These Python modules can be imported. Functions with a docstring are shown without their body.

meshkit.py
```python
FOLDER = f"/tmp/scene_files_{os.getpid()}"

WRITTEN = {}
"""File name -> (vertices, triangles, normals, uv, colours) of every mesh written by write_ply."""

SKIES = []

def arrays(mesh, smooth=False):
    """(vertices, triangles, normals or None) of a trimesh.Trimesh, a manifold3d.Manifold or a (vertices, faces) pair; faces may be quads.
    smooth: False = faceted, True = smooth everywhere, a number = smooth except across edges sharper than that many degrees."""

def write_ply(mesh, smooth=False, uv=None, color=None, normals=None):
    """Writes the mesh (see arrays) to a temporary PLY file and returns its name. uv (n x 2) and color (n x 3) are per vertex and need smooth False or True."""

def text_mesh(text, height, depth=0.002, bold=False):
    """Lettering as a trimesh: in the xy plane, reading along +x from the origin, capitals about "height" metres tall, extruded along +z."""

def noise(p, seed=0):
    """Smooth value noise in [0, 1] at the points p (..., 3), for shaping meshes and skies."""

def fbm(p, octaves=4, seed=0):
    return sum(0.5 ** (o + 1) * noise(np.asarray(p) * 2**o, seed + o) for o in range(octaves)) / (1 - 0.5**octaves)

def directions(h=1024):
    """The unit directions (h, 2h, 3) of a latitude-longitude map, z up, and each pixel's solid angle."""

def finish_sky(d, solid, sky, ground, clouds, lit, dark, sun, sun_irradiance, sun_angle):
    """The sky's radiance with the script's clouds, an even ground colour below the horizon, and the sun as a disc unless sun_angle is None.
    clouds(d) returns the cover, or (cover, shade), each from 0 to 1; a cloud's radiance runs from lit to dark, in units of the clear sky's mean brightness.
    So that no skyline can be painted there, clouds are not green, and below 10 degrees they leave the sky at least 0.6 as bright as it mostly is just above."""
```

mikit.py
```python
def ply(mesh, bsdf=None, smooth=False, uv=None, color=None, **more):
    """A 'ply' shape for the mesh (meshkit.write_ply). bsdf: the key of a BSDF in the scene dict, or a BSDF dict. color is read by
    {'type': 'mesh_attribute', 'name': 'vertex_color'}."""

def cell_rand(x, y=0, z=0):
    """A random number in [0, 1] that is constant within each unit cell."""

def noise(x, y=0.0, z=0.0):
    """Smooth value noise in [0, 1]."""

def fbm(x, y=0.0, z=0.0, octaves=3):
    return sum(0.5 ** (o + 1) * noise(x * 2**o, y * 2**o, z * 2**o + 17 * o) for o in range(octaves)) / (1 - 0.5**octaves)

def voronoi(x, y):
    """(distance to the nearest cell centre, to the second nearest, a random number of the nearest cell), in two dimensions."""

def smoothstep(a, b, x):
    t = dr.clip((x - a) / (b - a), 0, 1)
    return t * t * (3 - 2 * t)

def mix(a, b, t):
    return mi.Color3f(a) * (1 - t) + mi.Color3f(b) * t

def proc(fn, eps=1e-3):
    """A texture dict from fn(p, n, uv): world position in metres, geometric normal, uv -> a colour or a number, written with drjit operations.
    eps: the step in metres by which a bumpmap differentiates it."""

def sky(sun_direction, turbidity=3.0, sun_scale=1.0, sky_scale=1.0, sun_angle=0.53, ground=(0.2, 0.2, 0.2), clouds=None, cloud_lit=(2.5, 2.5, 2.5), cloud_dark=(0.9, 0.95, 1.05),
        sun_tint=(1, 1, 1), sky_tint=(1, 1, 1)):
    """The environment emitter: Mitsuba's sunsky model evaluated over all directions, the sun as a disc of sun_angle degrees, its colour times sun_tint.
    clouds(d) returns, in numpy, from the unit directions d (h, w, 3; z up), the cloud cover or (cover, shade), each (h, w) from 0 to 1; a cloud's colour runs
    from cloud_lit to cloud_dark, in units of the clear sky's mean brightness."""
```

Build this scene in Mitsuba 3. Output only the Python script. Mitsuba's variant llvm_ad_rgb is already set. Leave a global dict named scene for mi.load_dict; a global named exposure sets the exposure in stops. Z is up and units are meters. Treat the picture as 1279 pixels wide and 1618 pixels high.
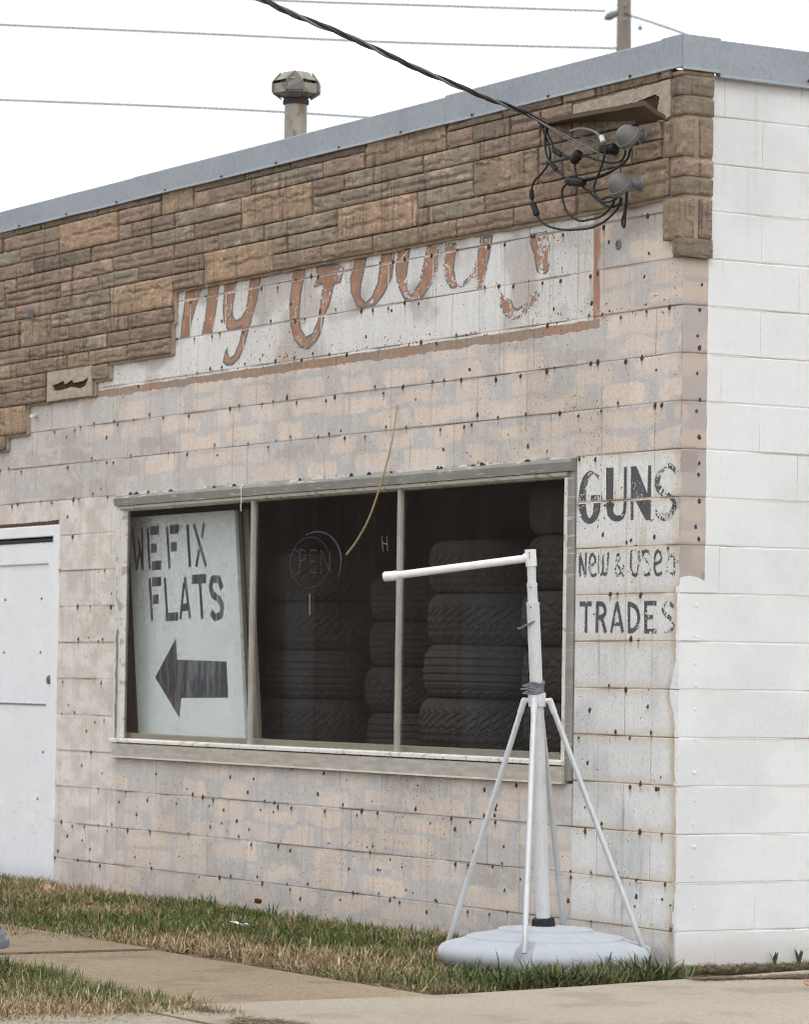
import math, random
import numpy as np, trimesh, shapely
from shapely.geometry import Polygon, box as sbox, LineString, Point
from shapely.ops import unary_union
import drjit as dr
import mitsuba as mi
import mikit, meshkit
from mikit import ply, proc, noise, fbm, voronoi, cell_rand, smoothstep, mix

# ------------------------------------------------------------------ camera, sky, exposure
# world: the building's street corner is the origin, its shop front runs along -x (plane y = 0), its white side wall along +y (plane x = 0)
FPX, YAW, PITCH, ROLL = 5619.925, -1.03736232, 0.04710329, 0.01541619
CAM = np.array([12.303427, -8.619704, 1.165872])
FWD = np.array([math.sin(YAW) * math.cos(PITCH), math.cos(YAW) * math.cos(PITCH), math.sin(PITCH)])
_r = np.cross(FWD, [0, 0, 1.0]); _r /= np.linalg.norm(_r); _u = np.cross(_r, FWD)
UP = -math.sin(ROLL) * _r + math.cos(ROLL) * _u
T = mi.ScalarTransform4f
scene = {'type': 'scene'}
labels = {}
scene['camera'] = {'type': 'thinlens', 'fov': 2 * math.degrees(math.atan(639.5 / FPX)), 'fov_axis': 'x', 'aperture_radius': 0.009, 'focus_distance': 15.2,
                   'near_clip': 0.1, 'far_clip': 2000.0,
                   'to_world': T().look_at(origin=CAM.tolist(), target=(CAM + FWD).tolist(), up=UP.tolist())}
exposure = 2.56
scene['sky'] = mikit.sky((0.75, -0.45, 0.75), turbidity=3, sun_scale=0.10, sun_angle=25, sun_tint=(0.84, 1.0, 1.2), clouds=lambda d: 1.0, cloud_lit=(2.40, 2.5, 2.67), ground=(0.25, 0.24, 0.22))
# ------------------------------------------------------------------ measured outlines, metres (letters in mm), on the wall plane: s left of the corner, z up
STONES = [(6.788,7.541,3.736,3.8,'d'),(6.44,6.788,3.736,3.8,'d'),(5.68,6.433,3.736,3.8,'d'),(4.887,5.67,3.736,3.8,'d'),(4.507,4.875,3.652,3.8,'o'),(3.928,4.499,3.736,3.8,'k'),(3.434,3.921,3.736,3.8,'d'),(2.67,3.427,3.736,3.8,'k'),(1.906,2.663,3.652,3.8,'o'),(1.414,1.898,3.736,3.8,'k'),(0.914,1.408,3.736,3.8,'k'),(0.642,0.903,3.736,3.8,'g'),(0.142,0.637,3.736,3.8,'r'),(0.048,0.137,3.736,3.8,'o'),(6.959,7.379,3.652,3.736,'r'),(6.178,6.948,3.652,3.736,'r'),(5.407,6.169,3.568,3.736,'t'),(4.884,5.389,3.652,3.736,'r'),(3.85,4.489,3.652,3.736,'r'),(3.088,3.834,3.652,3.736,'g'),(2.675,3.081,3.652,3.736,'r'),(1.665,1.896,3.652,3.736,'r'),(1.347,1.659,3.652,3.736,'k'),(1.091,1.342,3.652,3.736,'r'),(0.831,1.086,3.652,3.736,'r'),(6.709,7.4,3.568,3.652,'g'),(6.174,6.7,3.568,3.652,'r'),(5.23,5.386,3.568,3.652,'o'),(4.721,5.222,3.568,3.652,'r'),(3.953,4.704,3.568,3.652,'g'),(3.197,3.944,3.484,3.652,'t'),(2.87,3.185,3.568,3.652,'r'),(2.12,2.863,3.568,3.652,'g'),(1.602,2.113,3.568,3.652,'g'),(1.089,1.595,3.568,3.652,'r'),(0.829,1.078,3.568,3.652,'r'),(0.319,0.824,3.568,3.652,'k'),(0.134,0.312,3.484,3.568,'r'),(6.515,7.3,3.484,3.568,'r'),(5.751,6.504,3.484,3.568,'k'),(4.991,5.741,3.484,3.568,'r'),(4.479,4.983,3.484,3.568,'g'),(3.957,4.469,3.484,3.568,'r'),(2.422,3.182,3.484,3.568,'g'),(1.661,2.416,3.484,3.568,'g'),(1.103,1.648,3.401,3.568,'o'),(0.794,1.095,3.484,3.568,'g'),(0.317,0.817,3.484,3.568,'g'),(0.13,0.344,3.401,3.484,'o'),(0.349,0.572,3.401,3.484,'g'),(6.931,7.4,3.317,3.484,'o'),(6.762,6.918,3.401,3.484,'g'),(5.993,6.751,3.401,3.484,'r'),(5.477,5.983,3.401,3.484,'p'),(4.722,5.467,3.401,3.484,'r'),(4.202,4.714,3.401,3.484,'r'),(3.69,4.194,3.401,3.484,'g'),(2.936,3.688,3.401,3.484,'g'),(2.165,2.925,3.317,3.484,'t'),(1.659,2.16,3.401,3.484,'g'),(0.903,1.091,3.401,3.484,'r'),(0.577,0.898,3.401,3.484,'o'),(0.073,0.438,3.233,3.401,'o'),(6.156,6.914,3.317,3.401,'r'),(5.653,6.145,3.317,3.401,'p'),(5.151,5.643,3.317,3.401,'g'),(4.361,5.136,3.317,3.401,'r'),(3.585,4.351,3.233,3.401,'t'),(3.445,3.581,3.317,3.401,'o'),(2.933,3.442,3.317,3.401,'g'),(2.055,2.157,3.317,3.401,'r'),(1.559,2.049,3.317,3.401,'g'),(0.79,1.55,3.317,3.401,'r'),(0.441,0.778,3.317,3.401,'o'),(6.776,7.196,3.233,3.317,'g'),(6.016,6.765,3.233,3.317,'r'),(5.503,6.006,3.233,3.317,'g'),(4.73,5.488,3.149,3.317,'t'),(4.369,4.725,3.233,3.317,'r'),(3.089,3.586,3.233,3.317,'r'),(2.581,3.084,3.233,3.317,'o'),(1.801,2.574,3.233,3.317,'o'),(1.301,1.795,3.233,3.317,'r'),(0.788,1.295,3.233,3.317,'r'),(0.441,0.771,3.233,3.317,'o'),(6.695,7.115,3.149,3.233,'r'),(6.283,6.682,3.065,3.233,'y'),(5.502,6.274,3.149,3.233,'g'),(6.702,7.122,3.065,3.149,'r'),(6.019,6.27,3.065,3.149,'r'),(5.266,6.009,3.065,3.149,'r'),(4.725,5.257,3.065,3.149,'r'),(6.578,7.3,2.982,3.065,'r'),(5.779,6.567,2.982,3.065,'r'),(5.522,5.769,2.982,3.065,'g'),(4.754,5.508,2.982,3.065,'r'),(6.815,7.235,2.898,2.982,'y'),(6.042,6.804,2.898,2.982,'r'),(5.755,6.036,2.898,2.982,'o'),(5.269,5.749,2.898,2.982,'o'),(4.751,5.259,2.898,2.982,'r'),(6.333,7.2,2.814,2.898,'r'),(5.511,5.727,2.814,2.898,'m'),(6.862,7.282,2.73,2.814,'r'),(6.329,6.851,2.73,2.814,'r'),(6.598,7.3,2.563,2.73,'t'),(6.878,7.298,2.479,2.563,'o')]
PATCH = [5.704,6.299,2.73,2.898]
PATCH_HOLE = [(6.225,2.819),(6.152,2.823),(6.079,2.837),(6.057,2.813),(5.965,2.834),(5.944,2.814),(5.831,2.816),(5.75,2.833),(5.789,2.787),(5.86,2.778),(5.974,2.794),(6.098,2.784),(6.213,2.787)]
QUOINS = [(0.068,3.74,3.763,'o'),(0.066,3.655,3.732,'k'),(0.065,3.57,3.647,'k'),(0.123,3.396,3.558,'o'),(0.067,3.312,3.387,'r'),(0.064,3.231,3.304,'k'),(0.119,3.045,3.221,'o'),(0.04,2.968,3.051,'k')]
MORTAR_PATCH = [(0.821,3.72),(0.584,3.724),(0.136,3.73),(0.072,3.736),(0.066,3.575),(0.133,3.555),(0.274,3.619),(0.82,3.679)]
CANOPY = [(1.137,3.701),(0.551,3.667),(0.315,3.658),(0.093,3.556)]
DARK = [('G',0.36,[[[(620,2072),(638,2073),(662,2087),(685,2095),(722,2088),(750,2070),(769,2039),(781,1998),(784,1957),(776,1921),(761,1889),(736,1869),(698,1860),(666,1864),(634,1880),(614,1910),(610,1948),(597,1949),(599,1984),(687,1986),(686,1951),(663,1950),(665,1932),(671,1902),(688,1887),(703,1887),(718,1908),(726,1945),(727,1986),(721,2027),(707,2060),(683,2078),(661,2077),(643,2066),(633,2052)]]]),('U',0.3,[[[(568,2102),(565,1929),(553,1893),(524,1872),(487,1865),(460,1865),(429,1876),(412,1903),(409,1944),(409,2097),(431,2098),(429,1945),(434,1909),(447,1894),(474,1889),(499,1896),(510,1912),(513,1948),(511,2099)]]]),('N',0.32,[[[(377,2099),(375,1867),(355,1867),(354,1965),(261,1864),(223,1863),(224,2097),(246,2098),(250,1976),(335,2098)]]]),('S',0.62,[[[(69,1909),(79,1900),(94,1893),(112,1889),(148,1891),(148,1886),(164,1894),(185,1910),(198,1892),(176,1875),(150,1863),(150,1858),(109,1856),(83,1861),(59,1873),(43,1889),(29,1913),(32,1915),(33,1929),(38,1939),(55,1956),(80,1971),(111,1984),(109,1988),(146,2004),(152,2009),(159,2018),(160,2025),(158,2030),(146,2051),(149,2053),(132,2066),(114,2075),(96,2078),(88,2078),(73,2073),(61,2065),(47,2048),(30,2062),(46,2081),(64,2094),(86,2100),(110,2100),(122,2096),(144,2086),(155,2078),(169,2064),(177,2069),(192,2043),(196,2029),(196,2015),(192,2002),(185,1991),(176,1981),(165,1973),(123,1954),(119,1963),(102,1956),(79,1945),(62,1932),(59,1929)]]]),('N',0.35,[[[(721,1630),(714,1630),(713,1634),(714,1735),(727,1735),(727,1663),(762,1736),(764,1738),(770,1735),(778,1735),(778,1731),(779,1731),(777,1726),(773,1631),(757,1631),(760,1691),(728,1626)]]]),('e',0.4,[[[(684,1672),(660,1674),(650,1677),(642,1682),(637,1690),(637,1702),(642,1716),(648,1724),(661,1733),(671,1734),(679,1732),(685,1727),(694,1713),(697,1703),(699,1682),(696,1655),(686,1639),(674,1629),(666,1626),(649,1627),(631,1635),(637,1648),(657,1640),(667,1642),(672,1645),(679,1653)],[(684,1686),(683,1700),(678,1713),(672,1719),(667,1719),(663,1717),(653,1704),(652,1692),(662,1688)]]]),('W',0.45,[[[(594,1725),(593,1659),(597,1644),(602,1642),(609,1649),(612,1668),(607,1733),(620,1734),(625,1668),(621,1644),(615,1635),(604,1629),(594,1631),(589,1633),(585,1639),(580,1633),(574,1629),(563,1629),(552,1636),(546,1648),(541,1678),(537,1731),(551,1732),(558,1664),(563,1646),(568,1643),(573,1646),(577,1663),(578,1725)]]]),('and',0.5,[[[(432,1647),(417,1672),(429,1679),(442,1657),(465,1682),(450,1700),(448,1708),(449,1716),(456,1725),(462,1727),(468,1728),(476,1725),(484,1717),(487,1709),(487,1694),(482,1682),(493,1663),(495,1654),(495,1646),(491,1637),(482,1629),(476,1626),(467,1624),(456,1627),(441,1637),(425,1621),(416,1631)],[(473,1671),(450,1647),(462,1639),(467,1637),(475,1640),(482,1649),(481,1657)],[(473,1693),(475,1702),(474,1706),(471,1712),(465,1714),(461,1709)]]]),('U',0.55,[[[(374,1737),(377,1672),(375,1658),(371,1646),(364,1636),(350,1624),(335,1621),(325,1623),(313,1634),(305,1652),(302,1683),(301,1734),(315,1734),(317,1684),(320,1655),(325,1641),(328,1638),(335,1636),(344,1638),(349,1641),(358,1652),(363,1673),(360,1736)]]]),('S',0.5,[[[(220,1725),(242,1736),(258,1739),(266,1738),(274,1734),(281,1726),(282,1713),(278,1704),(267,1689),(238,1665),(232,1651),(235,1643),(244,1636),(254,1635),(272,1641),(276,1629),(258,1623),(247,1622),(233,1627),(221,1641),(218,1651),(223,1666),(234,1680),(263,1705),(269,1718),(267,1723),(262,1725),(252,1726),(226,1713)]]]),('E',0.48,[[[(184,1667),(154,1674),(142,1680),(134,1688),(131,1699),(135,1717),(141,1726),(155,1735),(166,1737),(174,1735),(187,1725),(192,1715),(198,1691),(199,1664),(197,1652),(188,1633),(178,1624),(168,1621),(159,1621),(132,1628),(135,1642),(160,1636),(172,1638),(180,1648)],[(184,1682),(182,1700),(175,1715),(168,1722),(160,1722),(156,1719),(149,1711),(146,1699),(147,1695),(159,1688)]]]),('d',0.55,[[[(48,1715),(67,1715),(77,1712),(86,1707),(93,1698),(101,1676),(103,1665),(101,1652),(98,1642),(93,1633),(82,1625),(72,1622),(37,1623),(35,1720),(48,1720)],[(71,1636),(82,1641),(86,1647),(89,1664),(86,1682),(82,1690),(72,1700),(66,1702),(49,1701),(50,1635)]]]),('T',0.28,[[[(702,1384),(702,1499),(669,1499),(668,1521),(764,1522),(765,1500),(722,1500),(722,1384)]]]),('R',0.24,[[[(546,1389),(576,1446),(562,1455),(557,1460),(553,1470),(551,1483),(554,1492),(558,1501),(572,1513),(584,1519),(625,1522),(625,1518),(635,1519),(637,1384),(615,1384),(614,1443),(613,1438),(599,1440),(566,1378)],[(613,1501),(590,1498),(579,1492),(572,1480),(574,1473),(577,1469),(589,1464),(613,1459)]]]),('A',0.32,[[[(446,1413),(434,1380),(414,1387),(462,1520),(472,1517),(480,1519),(523,1386),(507,1381),(497,1413)],[(492,1428),(473,1487),(451,1428)]]]),('D',0.32,[[[(381,1383),(381,1379),(349,1381),(326,1389),(315,1397),(306,1407),(299,1419),(293,1440),(293,1452),(296,1464),(301,1477),(316,1495),(326,1503),(352,1513),(387,1518),(390,1497),(389,1497),(386,1383)],[(370,1494),(357,1492),(338,1485),(324,1473),(316,1458),(314,1443),(318,1428),(329,1413),(344,1404),(368,1401)]]]),('E',0.36,[[[(239,1399),(239,1439),(197,1439),(197,1459),(240,1459),(240,1499),(172,1498),(172,1518),(264,1519),(262,1379),(169,1379),(169,1399)]]]),('S',0.56,[[[(40,1498),(71,1516),(92,1518),(113,1512),(121,1506),(128,1498),(131,1491),(133,1480),(127,1466),(111,1453),(64,1429),(60,1425),(56,1417),(57,1411),(61,1407),(73,1400),(92,1400),(124,1406),(128,1386),(94,1380),(70,1381),(56,1386),(47,1393),(40,1402),(36,1411),(36,1421),(40,1431),(46,1439),(62,1450),(100,1470),(108,1475),(113,1481),(107,1492),(97,1497),(89,1498),(82,1498),(69,1494),(51,1482)]]])]
ORANGE = [('n',0.26,[[[(4438,3240),(4438,3248),(4445,3252),(4618,3258),(4625,3255),(4688,2982),(4685,2974),(4680,2972),(4587,2972),(4581,2974),(4559,3042)]]]),('n',0.28,[[[(4236,3239),(4237,3246),(4243,3249),(4353,3253),(4360,3249),(4400,3080),(4437,2978),(4437,2974),(4434,2970),(4430,2968),(4322,2967),(4316,2970),(4295,3020)]]]),('y',0.25,[[[(3783,3220),(3784,3227),(3789,3230),(3887,3233),(3892,3231),(3895,3227),(3941,3071),(3992,3033),(4051,3023),(4056,3025),(4083,3052),(4086,3058),(4085,3105),(4049,3222),(4050,3229),(4057,3233),(4179,3237),(4185,3235),(4187,3230),(4204,3101),(4189,3025),(4145,2979),(4100,2965),(4022,2973),(3990,2980),(3983,2978),(3981,2972),(4011,2903),(4062,2843),(4104,2832),(4110,2833),(4136,2861),(4137,2884),(4140,2889),(4146,2889),(4175,2857),(4190,2816),(4188,2808),(4138,2788),(4077,2789),(4006,2818),(3955,2872),(3814,3117)]]]),('G',0.33,[[[(2907,3204),(2907,3211),(2914,3215),(3193,3232),(3198,3230),(3201,3223),(3188,3162),(3219,3132),(3221,3124),(3217,3120),(3213,3118),(3142,3126),(3135,3123),(3133,3116),(3148,3049),(3175,2950),(3228,2892),(3287,2881),(3292,2883),(3348,2925),(3363,2987),(3354,3097),(3305,3216),(3305,3223),(3312,3227),(3429,3234),(3433,3233),(3437,3227),(3475,3056),(3461,2954),(3417,2872),(3349,2826),(3268,2812),(3186,2844),(3133,2890),(3105,2966),(3055,3022),(3011,3113),(3006,3116),(2949,3120),(2944,3122)]]]),('o',0.31,[[[(2422,3218),(2424,3224),(2429,3227),(2543,3230),(2548,3228),(2551,3224),(2584,3087),(2639,3026),(2695,3004),(2741,3032),(2745,3039),(2743,3093),(2692,3214),(2692,3220),(2698,3225),(2799,3233),(2803,3230),(2856,3132),(2844,3063),(2785,2986),(2781,2984),(2714,2969),(2599,2979),(2520,3025),(2440,3103)]]]),('o',0.38,[[[(2015,3218),(2017,3223),(2022,3226),(2115,3226),(2120,3225),(2154,3135),(2188,3054),(2256,3006),(2261,3005),(2266,3006),(2289,3025),(2306,3092),(2274,3222),(2275,3228),(2281,3232),(2394,3234),(2399,3228),(2414,3140),(2397,3063),(2333,2989),(2260,2963),(2167,2967),(2075,3034),(2016,3103)]]]),('d',0.44,[[[(1530,3209),(1531,3215),(1537,3219),(1633,3216),(1638,3215),(1641,3211),(1658,3145),(1704,3058),(1793,3018),(1839,3022),(1844,3024),(1872,3089),(1848,3205),(1850,3211),(1856,3214),(1945,3218),(1950,3213),(1972,3128),(1956,3053),(1899,3000),(1895,2998),(1791,2998),(1738,3013),(1660,3022),(1656,3019),(1654,3014),(1665,2975),(1664,2970),(1658,2965),(1634,2963),(1630,2967),(1590,3029),(1551,3134)]]]),('s',0.5,[[[(1122,2908),(1121,2915),(1126,2920),(1165,2922),(1203,2909),(1212,2885),(1217,2880),(1251,2874),(1308,2859),(1342,2868),(1357,2896),(1368,2905),(1404,2914),(1447,2943),(1452,2943),(1456,2939),(1469,2899),(1444,2856),(1403,2825),(1342,2807),(1272,2816),(1202,2836),(1144,2872)]]]),('s',0.45,[[[(1043,3129),(1071,3186),(1076,3190),(1217,3188),(1222,3186),(1224,3182),(1224,3176),(1177,3082),(1151,3011),(1145,3006),(1076,2994),(1071,2996),(1050,3012),(1048,3017)]]])]
SIGNL = [('W',[[[(5438,1875),(5463,1934),(5483,1925),(5460,1871),(5484,1793),(5535,1986),(5557,1980),(5494,1747),(5473,1753),(5448,1835),(5420,1750),(5395,1752),(5414,1983),(5436,1981),(5424,1832)]]]),('E',[[[(5297,1797),(5296,1747),(5182,1750),(5183,1800)]],[[(5342,1984),(5368,1981),(5334,1750),(5309,1753)]],[[(5309,1893),(5307,1843),(5240,1844),(5241,1894)]],[[(5323,1992),(5323,1942),(5217,1942),(5217,1992)]]]),('F',[[[(5066,1756),(5106,1988),(5131,1983),(5091,1751)]],[[(5069,1895),(5068,1845),(4997,1847),(4998,1897)]],[[(5082,1991),(5082,1941),(4978,1942),(4978,1992)]]]),('I',[[[(4848,1755),(4820,1759),(4859,1989),(4887,1984)]]]),('X',[[[(4748,1753),(4718,1842),(4657,1749),(4635,1764),(4788,1995),(4810,1981),(4722,1847),(4741,1854),(4773,1761)]],[[(4668,1985),(4693,1992),(4713,1912),(4688,1906)]]]),('F',[[[(5206,1613),(5275,1610),(5273,1560),(5204,1563)]],[[(5307,1705),(5332,1700),(5291,1468),(5266,1472)]],[[(5288,1708),(5287,1658),(5178,1660),(5179,1710)]]]),('L',[[[(4965,1514),(5086,1511),(5121,1705),(5147,1700),(5112,1510),(5117,1510),(5116,1465),(4964,1469)]]]),('A',[[[(4850,1522),(4835,1475),(4810,1483),(4881,1707),(4906,1699),(4897,1672),(4913,1675),(4949,1478),(4925,1474),(4917,1518)],[(4910,1559),(4892,1656),(4862,1561)]]]),('T',[[[(4664,1479),(4699,1665),(4643,1666),(4644,1716),(4810,1714),(4810,1664),(4728,1665),(4692,1474)]]]),('S',[[[(4478,1698),(4494,1706),(4571,1708),(4589,1696),(4608,1652),(4607,1633),(4581,1593),(4571,1585),(4493,1558),(4471,1534),(4475,1513),(4525,1502),(4568,1527),(4588,1492),(4539,1464),(4524,1462),(4454,1477),(4438,1492),(4430,1536),(4434,1553),(4466,1589),(4475,1594),(4551,1621),(4567,1646),(4558,1667),(4505,1666),(4474,1623),(4442,1646)]]]),('arrow',[[[(5229,1159),(4986,1371),(4969,1256),(4392,1248),(4365,1058),(4911,1049),(4928,943)]]])]
SIGNQ = [(5.602,2.047),(4.331,2.048),(4.156,0.786),(5.413,0.772)]
WIRES = {'black': [[(-1.003,-0.1,3.67),(-0.932,-0.1,3.58),(-0.899,-0.1,3.513),(-0.909,-0.1,3.468),(-0.96,-0.1,3.431),(-1.023,-0.1,3.401),(-1.049,-0.1,3.363),(-1.048,-0.1,3.334),(-1.031,-0.1,3.297),(-0.992,-0.1,3.233),(-0.923,-0.1,3.191),(-0.812,-0.1,3.162),(-0.688,-0.1,3.147),(-0.566,-0.1,3.143),(-0.466,-0.1,3.158),(-0.387,-0.1,3.189),(-0.338,-0.1,3.223),(-0.329,-0.1,3.25)],[(-1.02,-0.11,3.683),(-0.93,-0.11,3.665),(-0.921,-0.11,3.63),(-0.927,-0.11,3.573),(-0.915,-0.11,3.508),(-0.872,-0.11,3.457),(-0.835,-0.11,3.43),(-0.771,-0.11,3.391),(-0.719,-0.11,3.368),(-0.678,-0.11,3.358)],[(-0.923,-0.1,3.642),(-0.922,-0.1,3.602),(-0.884,-0.1,3.551),(-0.868,-0.1,3.518),(-0.81,-0.1,3.494),(-0.737,-0.1,3.471),(-0.685,-0.1,3.464)],[(-0.685,-0.1,3.464),(-0.614,-0.1,3.462),(-0.532,-0.1,3.438),(-0.431,-0.1,3.413),(-0.342,-0.1,3.407),(-0.308,-0.1,3.431),(-0.304,-0.1,3.452)],[(-0.7,-0.1,3.443),(-0.694,-0.1,3.409),(-0.683,-0.1,3.379)],[(-0.632,-0.1,3.362),(-0.531,-0.1,3.362),(-0.431,-0.1,3.37),(-0.352,-0.1,3.386),(-0.293,-0.1,3.407),(-0.274,-0.1,3.438),(-0.26,-0.1,3.453)],[(-0.654,-0.085,3.357),(-0.533,-0.085,3.36),(-0.433,-0.085,3.374),(-0.354,-0.085,3.398),(-0.305,-0.085,3.421),(-0.291,-0.085,3.452)],[(-0.438,-0.12,3.495),(-0.431,-0.12,3.455),(-0.461,-0.12,3.391),(-0.5,-0.12,3.34),(-0.514,-0.12,3.307),(-0.499,-0.12,3.278),(-0.448,-0.12,3.244),(-0.378,-0.12,3.237),(-0.329,-0.12,3.253)],[(-0.76,-0.1,3.359),(-0.796,-0.1,3.335),(-0.789,-0.1,3.283),(-0.741,-0.1,3.221),(-0.658,-0.1,3.184),(-0.567,-0.1,3.18),(-0.476,-0.1,3.187),(-0.407,-0.1,3.219),(-0.383,-0.1,3.244)],[(-0.657,-0.09,3.337),(-0.584,-0.09,3.295),(-0.503,-0.09,3.247),(-0.422,-0.09,3.219),(-0.363,-0.09,3.226),(-0.349,-0.09,3.252)],[(-0.488,-0.1,3.256),(-0.428,-0.1,3.263),(-0.368,-0.1,3.248)],[(-0.339,-0.07,3.281),(-0.338,-0.07,3.231),(-0.352,-0.07,3.182),(-0.366,-0.07,3.156),(-0.359,-0.07,3.13),(-0.346,-0.07,3.131),(-0.344,-0.07,3.17),(-0.335,-0.07,3.225),(-0.331,-0.07,3.28)]],'grey': [[(-0.74,-0.1,3.588),(-0.658,-0.1,3.589),(-0.566,-0.1,3.569),(-0.51,-0.1,3.542),(-0.484,-0.1,3.519)],[(-0.728,-0.06,3.567),(-0.635,-0.06,3.544),(-0.554,-0.06,3.514)],[(-0.728,-0.06,3.556),(-0.635,-0.06,3.507),(-0.552,-0.06,3.463)],[(-0.483,-0.08,3.504),(-0.462,-0.08,3.462),(-0.447,-0.08,3.446)]]}
CONN = [((-0.868,-0.1,3.518),(-0.805,-0.1,3.49),0.012),((-0.711,-0.1,3.45),(-0.66,-0.1,3.484),0.022),((-0.76,-0.1,3.371),(-0.626,-0.1,3.347),0.02),((-0.883,-0.11,3.467),(-0.829,-0.11,3.426),0.011),((-1.049,-0.1,3.363),(-1.044,-0.1,3.319),0.011),((-1.039,-0.1,3.304),(-0.998,-0.1,3.242),0.014),((-0.494,-0.1,3.537),(-0.474,-0.1,3.507),0.012),((-0.493,-0.1,3.489),(-0.468,-0.1,3.461),0.012),((-0.488,-0.07,3.477),(-0.428,-0.07,3.476),0.024)]
DROP = [[-0.8962,-0.11,3.6369],[-0.85,-0.2,3.648],[-0.7344,-0.34,3.645],[-0.5281,-0.6,3.6372],[-0.1864,-1.0,3.6168],[0.1955,-1.5,3.6144],[0.6399,-2.0,3.597],[0.9909,-2.4,3.5725],[1.3943,-2.8,3.5388],[1.7812,-3.2,3.5143]]
POWER = [[[-35.4645,11.935,11.2313],[-33.2586,15.6866,11.058],[-31.8956,17.9993,11.0069],[-30.6828,20.0564,10.9697]],[[-35.4835,11.9567,10.6491],[-33.7927,14.8289,10.5525],[-32.1958,17.5414,10.4623],[-30.6159,20.2201,10.427]],[[-35.5196,11.9977,9.5493],[-34.2979,14.0715,9.494],[-33.2647,15.8268,9.4329],[-32.2327,17.5835,9.3349]],[[-30.5521,20.2808,10.9367],[-30.3491,20.636,10.8136],[-30.0958,21.0805,10.6459],[-29.9355,21.3643,10.5122]]]
POLE = [[-30.9436,20.5486,11.516],[-30.9834,20.5806,10.4429],[-31.1761,20.7863,4.7046]]
INSUL = [[-30.4629,19.8435,10.9123],[-30.3547,20.0383,10.787]]
POLEBOLT = [[-30.7815,20.4674,11.1051],[-30.7835,20.483,10.9007],[-30.6852,20.6526,10.8665],[-30.6832,20.6637,10.783]]
VENT = [[-6.3624,1.6,4.4223],[-6.3556,1.5922,4.6315],[-6.3524,1.5941,4.6696],[-6.3484,1.5895,4.7913]]
VENTSC = 0.003808
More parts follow.
